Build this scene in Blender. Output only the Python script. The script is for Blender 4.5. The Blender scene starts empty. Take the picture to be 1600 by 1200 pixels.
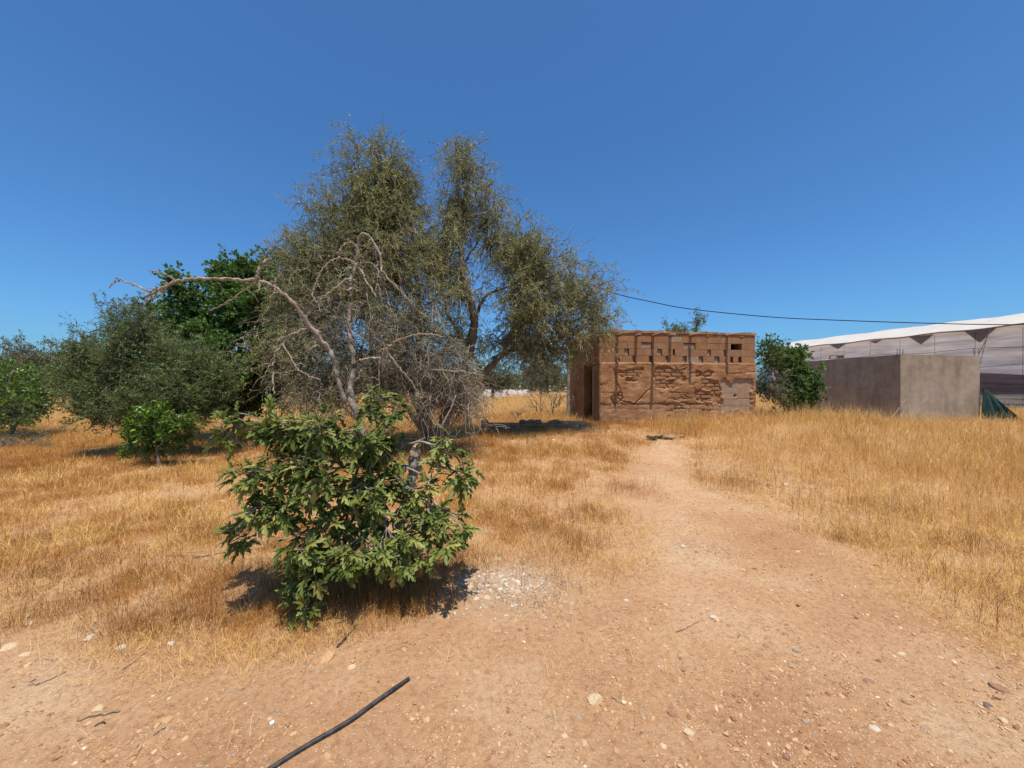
import bpy, math, random
import numpy as np
from mathutils import Vector, Matrix

rng = np.random.default_rng(7)
random.seed(7)
scene = bpy.context.scene
C = scene.collection

# ------------------------------------------------------------------ camera, light
CAMZ = 1.6
F = 600.0                      # focal length in photograph pixels (1600 wide)
cam_d = bpy.data.cameras.new('camera'); cam_d.lens = 36.0 * F / 1600.0; cam_d.sensor_width = 36.0
cam_d.clip_start = 0.05; cam_d.clip_end = 3000
cam = bpy.data.objects.new('camera', cam_d); C.objects.link(cam)
cam.location = (0, 0, CAMZ); cam.rotation_euler = (math.radians(90), 0, 0)
scene.camera = cam

SUN_EL = math.radians(73)
saz = Vector((0.26, -0.966, 0)).normalized()
to_sun = Vector((saz.x*math.cos(SUN_EL), saz.y*math.cos(SUN_EL), math.sin(SUN_EL)))
world = bpy.data.worlds.new('World'); scene.world = world; world.use_nodes = True
wn = world.node_tree.nodes; wl = world.node_tree.links; wn.clear()
sky = wn.new('ShaderNodeTexSky'); sky.sky_type = 'NISHITA'; sky.sun_disc = False
sky.sun_elevation = SUN_EL; sky.sun_rotation = math.atan2(saz.x, saz.y)
sky.altitude = 300; sky.air_density = 1.0; sky.dust_density = 1.6; sky.ozone_density = 2.2
hs = wn.new('ShaderNodeMix'); hs.data_type = 'RGBA'; hs.blend_type = 'MULTIPLY'; hs.inputs[0].default_value = 1.0; hs.inputs[7].default_value = (0.52, 0.98, 1.38, 1)   # camera white balance of the blue
bg = wn.new('ShaderNodeBackground'); bg.inputs['Strength'].default_value = 0.096
wo = wn.new('ShaderNodeOutputWorld')
wl.new(sky.outputs[0], hs.inputs[6]); wl.new(hs.outputs[2], bg.inputs[0]); wl.new(bg.outputs[0], wo.inputs[0])
sd = bpy.data.lights.new('sun', 'SUN'); sd.energy = 4.6; sd.angle = math.radians(0.53); sd.color = (1.0, 0.93, 0.82)
so = bpy.data.objects.new('sun', sd); C.objects.link(so); so.location = (0, 0, 30)
so.rotation_euler = to_sun.to_track_quat('Z', 'Y').to_euler()
vs = scene.view_settings
scene.display_settings.display_device = 'sRGB'
vs.view_transform = 'Standard'; vs.look = 'None'; vs.gamma = 1.0; vs.use_curve_mapping = False; vs.exposure = 0.22
scene.cycles.max_bounces = 6; scene.cycles.diffuse_bounces = 3; scene.cycles.transparent_max_bounces = 8

# ------------------------------------------------------------------ helpers
def sstep(a, b, x):
    t = np.clip((np.asarray(x, float) - a) / (b - a), 0, 1)
    return t * t * (3 - 2 * t)

def _hash(ix, iy, seed):
    v = np.sin(ix * 127.1 + iy * 311.7 + seed * 74.7) * 43758.5453
    return v - np.floor(v)

def vnoise(x, y, seed=0):
    x = np.asarray(x, float); y = np.asarray(y, float)
    ix = np.floor(x); iy = np.floor(y); fx = x - ix; fy = y - iy
    fx = fx*fx*(3-2*fx); fy = fy*fy*(3-2*fy)
    a = _hash(ix, iy, seed); b = _hash(ix+1, iy, seed); c = _hash(ix, iy+1, seed); d = _hash(ix+1, iy+1, seed)
    return (a*(1-fx)+b*fx)*(1-fy) + (c*(1-fx)+d*fx)*fy

def fbm(x, y, seed=0, oct=4):
    s = 0; a = 0.5; t = 0
    for k in range(oct):
        s = s + a*vnoise(x*2**k, y*2**k, seed+k*13); t += a; a *= 0.5
    return s/t

def ground_h(x, y):
    x = np.asarray(x, float); y = np.asarray(y, float)
    h = 0.46*sstep(4.5, 10.3, y)*sstep(-4.0, 1.5, x)*(1-sstep(26, 60, y))
    h = h + 0.14*np.exp(-((x-6.3)/2.6)**2-((y-8.0)/2.0)**2) + 0.17*np.exp(-((x-7.9)/1.5)**2-((y-9.4)/1.6)**2)
    h = h + 0.05*(fbm(x*0.6, y*0.6, 3)-0.5)*sstep(1.5, 5, y+np.abs(x)*0.3)
    h = h + 0.022*(fbm(x*2.7, y*2.7, 5, 3)-0.5)
    # the bank that lifts the weeds a little over the wheel track
    h = h + 0.05*np.exp(-((x+2.6)/1.6)**2-((y-3.6)/0.9)**2)
    return h

def gz(x, y): return float(ground_h(x, y))

def P(px, py, Y):
    return Vector(((px-800)/F*Y, Y, CAMZ-(py-600)/F*Y))

def gp(px, py):
    """ground point seen at a photograph pixel"""
    lo = 0.5; t = lo
    while t < 200:
        p = P(px, py, t)
        if p.z <= gz(p.x, p.y): break
        lo = t; t += 0.05 + t*0.01
    hi = t
    for _ in range(12):
        m = (lo+hi)/2; p = P(px, py, m)
        if p.z <= gz(p.x, p.y): hi = m
        else: lo = m
    p = P(px, py, hi); p.z = gz(p.x, p.y)
    return p

def make_mesh(name, verts, faces, tint=None, smooth=False):
    """verts (N,3); faces: an (M,k) array or list of such arrays"""
    if not isinstance(faces, list): faces = [faces]
    me = bpy.data.meshes.new(name)
    verts = np.asarray(verts, np.float32).reshape(-1, 3)
    faces = [np.asarray(f, np.int32) for f in faces if len(f)]
    me.vertices.add(len(verts)); me.vertices.foreach_set('co', verts.ravel())
    nl = sum(f.size for f in faces); nf = sum(len(f) for f in faces)
    me.loops.add(nl); me.loops.foreach_set('vertex_index', np.concatenate([f.ravel() for f in faces]))
    me.polygons.add(nf)
    tot = np.concatenate([np.full(len(f), f.shape[1], np.int32) for f in faces])
    st = np.concatenate([[0], np.cumsum(tot)[:-1]]).astype(np.int32)
    me.polygons.foreach_set('loop_start', st); me.polygons.foreach_set('loop_total', tot)
    me.polygons.foreach_set('use_smooth', np.full(nf, bool(smooth)))
    me.update(calc_edges=True)
    if tint is not None:
        a = me.attributes.new('tint', 'FLOAT', 'POINT'); a.data.foreach_set('value', np.asarray(tint, np.float32))
    return me

def link(name, me, mat, parent=None, kind=None, label=None):
    o = bpy.data.objects.new(name, me); C.objects.link(o)
    if mat is not None and len(me.materials) == 0: me.materials.append(mat)
    if parent is not None: o.parent = parent
    if kind: o['kind'] = kind
    if label: o['label'] = label
    return o

def tag(o, label, cat, group=None, kind=None):
    o['label'] = label; o['category'] = cat
    if group: o['group'] = group
    if kind: o['kind'] = kind
    return o

def thing(name, loc, label, cat, rotz=0, group=None):
    o = bpy.data.objects.new(name, None); C.objects.link(o)
    o.empty_display_size = 0.2; o.location = loc; o.rotation_euler = (0, 0, rotz)
    return tag(o, label, cat, group)

class MB:
    def __init__(s): s.v = []; s.f = {}; s.n = 0; s.t = []
    def add(s, v, f, tint=None):
        v = np.asarray(v, float).reshape(-1, 3); fs = f if isinstance(f, list) else [f]
        for a in fs:
            a = np.asarray(a, int)
            if len(a): s.f.setdefault(a.shape[1], []).append(a + s.n)
        s.v.append(v); s.n += len(v)
        s.t.append(np.zeros(len(v)) if tint is None else np.broadcast_to(np.asarray(tint, float), (len(v),)))
    def box(s, x0, x1, y0, y1, z0, z1, jit=0.0, tint=None):
        v = np.array([[x, y, z] for z in (z0, z1) for y in (y0, y1) for x in (x0, x1)], float)
        if jit: v = v + rng.uniform(-jit, jit, v.shape)
        s.add(v, np.array([[0,2,3,1],[4,5,7,6],[0,1,5,4],[2,6,7,3],[0,4,6,2],[1,3,7,5]]), tint)
    def mesh(s, name, smooth=False):
        return make_mesh(name, np.concatenate(s.v), [np.concatenate(a) for a in s.f.values()], np.concatenate(s.t), smooth)

def tubes(Pn, R, sides=3):
    """many polylines with the same number of points -> verts, quads"""
    Pn = np.asarray(Pn, float); B, n, _ = Pn.shape
    R = np.broadcast_to(np.asarray(R, float), (B, n))
    T = np.gradient(Pn, axis=1); T /= np.linalg.norm(T, axis=2, keepdims=True)+1e-9
    ref = np.where(np.abs(T[..., 2:3]) > 0.85, np.array([1.0, 0, 0]), np.array([0, 0, 1.0]))
    # a stable frame: reference from the first point
    U = np.cross(T, ref[:, :1, :]*np.ones((1, n, 1))); U /= np.linalg.norm(U, axis=2, keepdims=True)+1e-9
    W = np.cross(T, U)
    a = np.arange(sides)*2*np.pi/sides
    ring = U[:, :, None, :]*np.cos(a)[None, None, :, None] + W[:, :, None, :]*np.sin(a)[None, None, :, None]
    V = Pn[:, :, None, :] + ring*R[:, :, None, None]
    b = np.arange(B)[:, None, None]*n*sides; i = np.arange(n-1)[None, :, None]*sides; k = np.arange(sides)[None, None, :]
    k2 = (k+1) % sides
    Fq = np.stack([b+i+k, b+i+k2, b+i+sides+k2, b+i+sides+k], -1).reshape(-1, 4)
    return V.reshape(-1, 3), Fq

def catmull(pts, per=5):
    pts = [np.array(p, float) for p in pts]
    Q = [2*pts[0]-pts[1]] + pts + [2*pts[-1]-pts[-2]]
    out = []
    for i in range(1, len(Q)-2):
        p0, p1, p2, p3 = Q[i-1:i+3]
        for k in range(per):
            t = k/per
            out.append(0.5*((2*p1)+(-p0+p2)*t+(2*p0-5*p1+4*p2-p3)*t*t+(-p0+3*p1-3*p2+p3)*t**3))
    out.append(pts[-1]); return np.array(out)

def limb(mb, pts, r0, r1, sides=7, per=5, knob=0.12, jit=0.0):
    """one hand-placed branch: 3-D points, radii at its two ends"""
    c = catmull(pts, per); n = len(c)
    if jit: c[1:-1] += rng.normal(0, jit, (n-2, 3))
    R = np.linspace(r0, r1, n)*(1+rng.uniform(-knob, knob, n))
    tip = c[-1] + (c[-1]-c[-2])/(np.linalg.norm(c[-1]-c[-2])+1e-9)*r1*0.8
    c = np.vstack([c, tip]); R = np.append(R, r1*0.25)
    V, Fq = tubes(c[None], R[None], sides); mb.add(V, Fq)

def leaf_quads(p, d, L, W, tint):
    n = len(p); r = rng.normal(size=(n, 3)); w = np.cross(d, r); w /= np.linalg.norm(w, axis=1, keepdims=True)+1e-9
    nn = np.cross(d, w); L = L[:, None]; W = W[:, None]
    V = np.stack([p, p+d*L*0.5+w*W*0.5+nn*W*0.12, p+d*L, p+d*L*0.5-w*W*0.5+nn*W*0.12], 1).reshape(-1, 3)
    Fq = np.arange(4*n).reshape(n, 4)
    return V, Fq, np.repeat(tint, 4)

def unit(v): return v/(np.linalg.norm(v, axis=-1, keepdims=True)+1e-9)

# ------------------------------------------------------------------ materials
def nmat(name):
    m = bpy.data.materials.new(name); m.use_nodes = True; nt = m.node_tree
    b = nt.nodes['Principled BSDF']; return m, nt, b

def ramp(nt, stops):
    r = nt.nodes.new('ShaderNodeValToRGB'); e = r.color_ramp.elements
    e[0].position = stops[0][0]; e[0].color = (*stops[0][1], 1); e[1].position = stops[-1][0]; e[1].color = (*stops[-1][1], 1)
    for p, c in stops[1:-1]:
        k = e.new(p); k.color = (*c, 1)
    return r

def noise(nt, scale, detail=5, rough=0.55, vec=None):
    t = nt.nodes.new('ShaderNodeTexNoise'); t.inputs['Scale'].default_value = scale
    t.inputs['Detail'].default_value = detail; t.inputs['Roughness'].default_value = rough
    if vec is not None: nt.links.new(vec, t.inputs['Vector'])
    return t

def objco(nt):
    return nt.nodes.new('ShaderNodeTexCoord').outputs['Object']

def bump(nt, b, h, strength, dist):
    n = nt.nodes.new('ShaderNodeBump'); n.inputs['Strength'].default_value = strength; n.inputs['Distance'].default_value = dist
    nt.links.new(h, n.inputs['Height']); nt.links.new(n.outputs[0], b.inputs['Normal'])

def rough_mat(name, stops, scale, bscale=60, bstr=0.5, bdist=0.01, rough=0.95, scale2=None, stops2=None, mixf=0.5):
    m, nt, b = nmat(name)
    va = nt.nodes.new('ShaderNodeVectorMath'); va.operation = 'MULTIPLY_ADD'; va.inputs[1].default_value = (1.7, 1.7, 1.7)   # each piece gets its own stretch of the grain
    oi = nt.nodes.new('ShaderNodeObjectInfo'); nt.links.new(oi.outputs['Location'], va.inputs[0]); nt.links.new(objco(nt), va.inputs[2]); co = va.outputs[0]
    n1 = noise(nt, scale, 6, 0.6, co); r1 = ramp(nt, stops); nt.links.new(n1.outputs[0], r1.inputs[0]); col = r1.outputs[0]
    if scale2:
        n2 = noise(nt, scale2, 4, 0.6, co); r2 = ramp(nt, stops2); nt.links.new(n2.outputs[0], r2.inputs[0])
        mx = nt.nodes.new('ShaderNodeMix'); mx.data_type = 'RGBA'; mx.blend_type = 'MULTIPLY'; mx.inputs[0].default_value = mixf
        nt.links.new(col, mx.inputs[6]); nt.links.new(r2.outputs[0], mx.inputs[7]); col = mx.outputs[2]
    nt.links.new(col, b.inputs['Base Color']); b.inputs['Roughness'].default_value = rough
    b.inputs['Specular IOR Level'].default_value = 0.2
    nb = noise(nt, bscale, 5, 0.65, co); bump(nt, b, nb.outputs[0], bstr, bdist)
    return m

def tint_mat(name, stops, rough=0.6, transl=0.25, spec=0.3, source='tint'):
    m, nt, b = nmat(name)
    if source == 'inst':
        a0 = nt.nodes.new('ShaderNodeAttribute'); a0.attribute_name = 'tint'
        a1 = nt.nodes.new('ShaderNodeAttribute'); a1.attribute_name = 'itint'; a1.attribute_type = 'INSTANCER'
        ad = nt.nodes.new('ShaderNodeMath'); ad.operation = 'ADD'; nt.links.new(a0.outputs['Fac'], ad.inputs[0]); nt.links.new(a1.outputs['Fac'], ad.inputs[1]); o = ad.outputs[0]
    elif source == 'tint':
        a = nt.nodes.new('ShaderNodeAttribute'); a.attribute_name = 'tint'; o = a.outputs['Fac']
    else:
        a = nt.nodes.new('ShaderNodeObjectInfo'); o = a.outputs['Random']
    r = ramp(nt, stops); nt.links.new(o, r.inputs[0]); nt.links.new(r.outputs[0], b.inputs['Base Color'])
    b.inputs['Roughness'].default_value = rough; b.inputs['Specular IOR Level'].default_value = spec
    if transl:
        t = nt.nodes.new('ShaderNodeBsdfTranslucent'); nt.links.new(r.outputs[0], t.inputs['Color'])
        mx = nt.nodes.new('ShaderNodeMixShader'); mx.inputs[0].default_value = transl
        nt.links.new(b.outputs[0], mx.inputs[1]); nt.links.new(t.outputs[0], mx.inputs[2])
        nt.links.new(mx.outputs[0], nt.nodes['Material Output'].inputs['Surface'])
    return m

M = {}
M['bark_dead'] = rough_mat('dead_wood', [(0.3, (0.16, 0.11, 0.075)), (0.5, (0.33, 0.25, 0.18)), (0.72, (0.50, 0.42, 0.33))], 26, 120, 0.9, 0.006)
M['bark_grey'] = rough_mat('grey_bark', [(0.3, (0.13, 0.095, 0.065)), (0.7, (0.30, 0.235, 0.17))], 8, 60, 0.7, 0.01)
M['bark_fig'] = rough_mat('fig_bark', [(0.3, (0.15, 0.12, 0.09)), (0.55, (0.30, 0.26, 0.21)), (0.75, (0.46, 0.42, 0.36))], 24, 70, 0.5, 0.006)
M['twig_dead'] = tint_mat('dead_twigs', [(0.0, (0.08, 0.058, 0.038)), (0.5, (0.19, 0.15, 0.105)), (1.0, (0.40, 0.34, 0.26))], 0.85, 0.0, 0.2)
M['twig'] = tint_mat('argan_twigs', [(0.0, (0.10, 0.075, 0.04)), (0.5, (0.22, 0.175, 0.10)), (1.0, (0.40, 0.33, 0.21))], 0.85, 0.0, 0.2)
M['argan'] = tint_mat('argan_leaves', [(0.0, (0.13, 0.14, 0.042)), (0.45, (0.27, 0.295, 0.085)), (0.8, (0.43, 0.45, 0.14)), (0.97, (0.54, 0.50, 0.20)), (1.0, (0.60, 0.42, 0.08))], 0.5, 0.35, 0.3)
M['olive'] = tint_mat('olive_leaves', [(0.0, (0.045, 0.07, 0.018)), (0.5, (0.115, 0.17, 0.042)), (1.0, (0.24, 0.31, 0.10))], 0.5, 0.3, 0.3)
M['carob'] = tint_mat('carob_leaves', [(0.0, (0.04, 0.075, 0.014)), (0.6, (0.10, 0.19, 0.032)), (1.0, (0.19, 0.30, 0.06))], 0.42, 0.36, 0.35)
M['citrus'] = tint_mat('citrus_leaves', [(0.0, (0.035, 0.075, 0.008)), (0.6, (0.11, 0.21, 0.015)), (1.0, (0.26, 0.37, 0.03))], 0.38, 0.3, 0.45)
M['fig'] = tint_mat('fig_leaves', [(0.0, (0.07, 0.10, 0.018)), (0.55, (0.165, 0.205, 0.040)), (0.9, (0.29, 0.31, 0.08)), (1.0, (0.40, 0.36, 0.10))], 0.5, 0.26, 0.28, 'obj')
M['fig2'] = tint_mat('fig_foliage', [(0.0, (0.07, 0.10, 0.018)), (0.55, (0.165, 0.205, 0.040)), (0.9, (0.29, 0.31, 0.08)), (1.0, (0.40, 0.36, 0.10))], 0.5, 0.26, 0.28)
M['far'] = tint_mat('far_leaves', [(0.0, (0.07, 0.085, 0.05)), (0.6, (0.14, 0.16, 0.09)), (1.0, (0.22, 0.24, 0.14))], 0.6, 0.2, 0.2)
M['sage'] = tint_mat('sage_leaves', [(0.0, (0.10, 0.10, 0.065)), (1.0, (0.30, 0.29, 0.20))], 0.8, 0.1, 0.2)
M['gold'] = tint_mat('golden_grass', [(0.0, (0.42, 0.20, 0.055)), (0.35, (0.64, 0.36, 0.105)), (0.8, (0.80, 0.52, 0.19)), (1.0, (0.88, 0.67, 0.33))], 0.6, 0.38, 0.25)
M['gold_i'] = tint_mat('golden_grass_tuft', [(0.0, (0.42, 0.19, 0.045)), (0.35, (0.70, 0.38, 0.085)), (0.8, (0.86, 0.56, 0.17)), (1.0, (0.92, 0.72, 0.36))], 0.6, 0.38, 0.25, 'inst')
M['rust'] = tint_mat('rusty_weeds', [(0.0, (0.22, 0.085, 0.025)), (0.5, (0.60, 0.285, 0.07)), (1.0, (0.82, 0.51, 0.17))], 0.75, 0.33, 0.2)
M['rust_i'] = tint_mat('rusty_weeds_tuft', [(0.0, (0.22, 0.085, 0.025)), (0.5, (0.60, 0.285, 0.07)), (1.0, (0.82, 0.51, 0.17))], 0.75, 0.33, 0.2, 'inst')
M['straw'] = tint_mat('straw', [(0.0, (0.46, 0.25, 0.07)), (0.5, (0.76, 0.48, 0.15)), (1.0, (0.90, 0.68, 0.32))], 0.7, 0.25, 0.2)
M['straw_i'] = tint_mat('straw_tuft', [(0.0, (0.46, 0.25, 0.07)), (0.5, (0.76, 0.48, 0.15)), (1.0, (0.90, 0.68, 0.32))], 0.7, 0.25, 0.2, 'inst')
MUDC = [(0.28, (0.24, 0.108, 0.046)), (0.5, (0.345, 0.172, 0.078)), (0.7, (0.47, 0.265, 0.135))]
M['mud'] = rough_mat('mud_plaster', MUDC, 2.2, 45, 0.8, 0.015, 0.97, 14, [(0.3, (0.68, 0.66, 0.64)), (0.6, (1, 1, 1))], 0.8)
M['mudblock'] = rough_mat('mud_smeared_block', [(0.3, (0.27, 0.13, 0.060)), (0.55, (0.335, 0.172, 0.083)), (0.8, (0.37, 0.235, 0.145))], 3.1, 55, 0.6, 0.006, 0.97, 20, [(0.3, (0.75, 0.72, 0.70)), (0.6, (1, 1, 1))], 0.7)
M['greyblock'] = rough_mat('grey_block', [(0.3, (0.29, 0.18, 0.11)), (0.7, (0.40, 0.285, 0.19))], 5, 60, 0.7, 0.01)
M['mudbrick'] = rough_mat('mud_brick', [(0.3, (0.28, 0.13, 0.056)), (0.7, (0.42, 0.22, 0.105))], 9, 50, 0.9, 0.012)
M['mortar'] = rough_mat('mud_mortar', [(0.3, (0.21, 0.11, 0.06)), (0.7, (0.33, 0.19, 0.11))], 6, 50, 0.7, 0.01)
M['beam'] = rough_mat('beam_wood', [(0.3, (0.20, 0.12, 0.07)), (0.7, (0.38, 0.25, 0.16))], 10, 60, 0.5, 0.006)
M['cement'] = rough_mat('cement_render', [(0.3, (0.30, 0.228, 0.155)), (0.5, (0.36, 0.285, 0.205)), (0.72, (0.42, 0.345, 0.265))], 0.9, 30, 0.35, 0.008, 0.95, 6, [(0.3, (0.74, 0.72, 0.70)), (0.6, (1, 1, 1))], 0.8)
nt = M['cement'].node_tree; b = nt.nodes['Principled BSDF']; src = b.inputs['Base Color'].links[0].from_socket
mp = nt.nodes.new('ShaderNodeMapping'); mp.inputs['Scale'].default_value = (2.6, 2.6, 0.35); nt.links.new(objco(nt), mp.inputs['Vector'])
ns_ = noise(nt, 1.7, 7, 0.65, mp.outputs[0]); rs_ = ramp(nt, [(0.36, (0.62, 0.58, 0.54)), (0.5, (0.98, 0.97, 0.96)), (0.66, (1.12, 1.12, 1.12))]); nt.links.new(ns_.outputs[0], rs_.inputs[0])
mx_ = nt.nodes.new('ShaderNodeMix'); mx_.data_type = 'RGBA'; mx_.blend_type = 'MULTIPLY'; mx_.inputs[0].default_value = 0.45
nt.links.new(src, mx_.inputs[6]); nt.links.new(rs_.outputs[0], mx_.inputs[7]); nt.links.new(mx_.outputs[2], b.inputs['Base Color'])
M['stonewall'] = rough_mat('rough_stone', [(0.3, (0.19, 0.12, 0.07)), (0.7, (0.38, 0.26, 0.16))], 7, 40, 0.8, 0.02)
M['dark'] = rough_mat('charred', [(0.3, (0.02, 0.018, 0.016)), (0.7, (0.06, 0.055, 0.05))], 8, 50, 0.5, 0.01)
m, nt, b = nmat('black_plastic'); b.inputs['Base Color'].default_value = (0.022, 0.022, 0.024, 1); b.inputs['Roughness'].default_value = 0.55
nn_ = noise(nt, 30, 5, 0.6, objco(nt)); r_ = ramp(nt, [(0.4, (0.016, 0.016, 0.018)), (0.75, (0.085, 0.07, 0.055))]); nt.links.new(nn_.outputs[0], r_.inputs[0]); nt.links.new(r_.outputs[0], b.inputs['Base Color'])
M['pipe'] = m
M['cable'] = rough_mat('cable_rubber', [(0.3, (0.015, 0.015, 0.016)), (0.7, (0.03, 0.03, 0.03))], 5)
M['roofsheet'] = rough_mat('white_plastic_sheet', [(0.3, (0.80, 0.75, 0.65)), (0.7, (0.92, 0.88, 0.79))], 1.2, 8, 0.3, 0.04, 0.5)
M['pole'] = rough_mat('weathered_pole', [(0.3, (0.30, 0.26, 0.22)), (0.7, (0.46, 0.41, 0.36))], 6)
M['tarp'] = rough_mat('green_tarp', [(0.3, (0.016, 0.045, 0.036)), (0.7, (0.04, 0.09, 0.07))], 6, 40, 0.3, 0.01, 0.6)
M['iron'] = rough_mat('rusty_iron', [(0.3, (0.06, 0.035, 0.025)), (0.7, (0.12, 0.07, 0.05))], 20)
M['white'] = rough_mat('white_scrap', [(0.3, (0.65, 0.63, 0.6)), (0.7, (0.8, 0.79, 0.77))], 6, rough=0.6)

nt = M['roofsheet'].node_tree; b = nt.nodes['Principled BSDF']; t_ = nt.nodes.new('ShaderNodeBsdfTranslucent'); t_.inputs['Color'].default_value = (.8, .8, .78, 1)
mx_ = nt.nodes.new('ShaderNodeMixShader'); mx_.inputs[0].default_value = 0.42; nt.links.new(b.outputs[0], mx_.inputs[1]); nt.links.new(t_.outputs[0], mx_.inputs[2]); nt.links.new(mx_.outputs[0], nt.nodes['Material Output'].inputs['Surface'])
# netting of the greenhouse side: pale weave with streaks and a see-through share
def net_mat(name, c0, c1, alpha):
    m, nt, b = nmat(name); co = objco(nt)
    mp = nt.nodes.new('ShaderNodeMapping'); mp.inputs['Scale'].default_value = (0.35, 0.35, 3.2); nt.links.new(co, mp.inputs['Vector'])
    n1 = noise(nt, 1.6, 7, 0.65, mp.outputs[0]); r1 = ramp(nt, [(0.33, c0), (0.62, c1)]); nt.links.new(n1.outputs[0], r1.inputs[0])
    nt.links.new(r1.outputs[0], b.inputs['Base Color']); b.inputs['Roughness'].default_value = 0.8; b.inputs['Alpha'].default_value = alpha
    t = nt.nodes.new('ShaderNodeBsdfTranslucent'); nt.links.new(r1.outputs[0], t.inputs['Color'])
    mx = nt.nodes.new('ShaderNodeMixShader'); mx.inputs[0].default_value = 0.6
    nt.links.new(b.outputs[0], mx.inputs[1]); nt.links.new(t.outputs[0], mx.inputs[2])
    nt.links.new(mx.outputs[0], nt.nodes['Material Output'].inputs['Surface'])
    nb = noise(nt, 2.5, 6, 0.6, mp.outputs[0]); bump(nt, b, nb.outputs[0], 0.6, 0.12)
    return m
M['net'] = net_mat('pale_netting', (0.62, 0.57, 0.54), (0.96, 0.93, 0.90), 0.96)
M['gapshade'] = net_mat('painted_gap_shade', (0.32, 0.26, 0.24), (0.46, 0.39, 0.36), 0.96)  # darker netting tone standing in for the shade inside the eave gaps
M['netdark'] = net_mat('mauve_netting', (0.10, 0.075, 0.085), (0.17, 0.13, 0.145), 0.92)

# ------------------------------------------------------------------ where the bare track runs
track_px = [(-500, 985), (0, 1012), (120, 1045), (250, 1090), (420, 1062), (560, 1018), (640, 990), (730, 960), (870, 968), (960, 925),
            (1045, 885), (1030, 835), (985, 790), (975, 750), (1005, 720), (1030, 700), (1045, 690), (1062, 700), (1060, 745), (1110, 775), (1190, 800),
            (1250, 850), (1290, 895), (1410, 960), (1600, 1062), (1900, 1180)]
track = np.array([[gp(*q).x, gp(*q).y] for q in track_px] + [[7, -4], [-9, -4]])

def track_dist(x, y):
    """metres outside the bare track (negative inside)"""
    x = np.asarray(x, float); y = np.asarray(y, float)
    best = np.full(x.shape, 1e9); ins = np.zeros(x.shape, bool)
    n = len(track)
    for i in range(n):
        ax, ay = track[i]; bx, by = track[(i+1) % n]
        dx, dy = bx-ax, by-ay; L = dx*dx+dy*dy
        t = np.clip(((x-ax)*dx+(y-ay)*dy)/L, 0, 1)
        best = np.minimum(best, (x-ax-t*dx)**2+(y-ay-t*dy)**2)
        c = ((ay > y) != (by > y)) & (x < dx*(y-ay)/(dy if dy else 1e-9)+ax)
        ins ^= c
    return np.where(ins, -1, 1)*np.sqrt(best)

GRAV = gp(785, 915)
def gravel_mask(x, y):
    d = ((x-GRAV.x)/0.50)**2+((y-GRAV.y)/0.36)**2
    return np.exp(-d*1.1)

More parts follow.
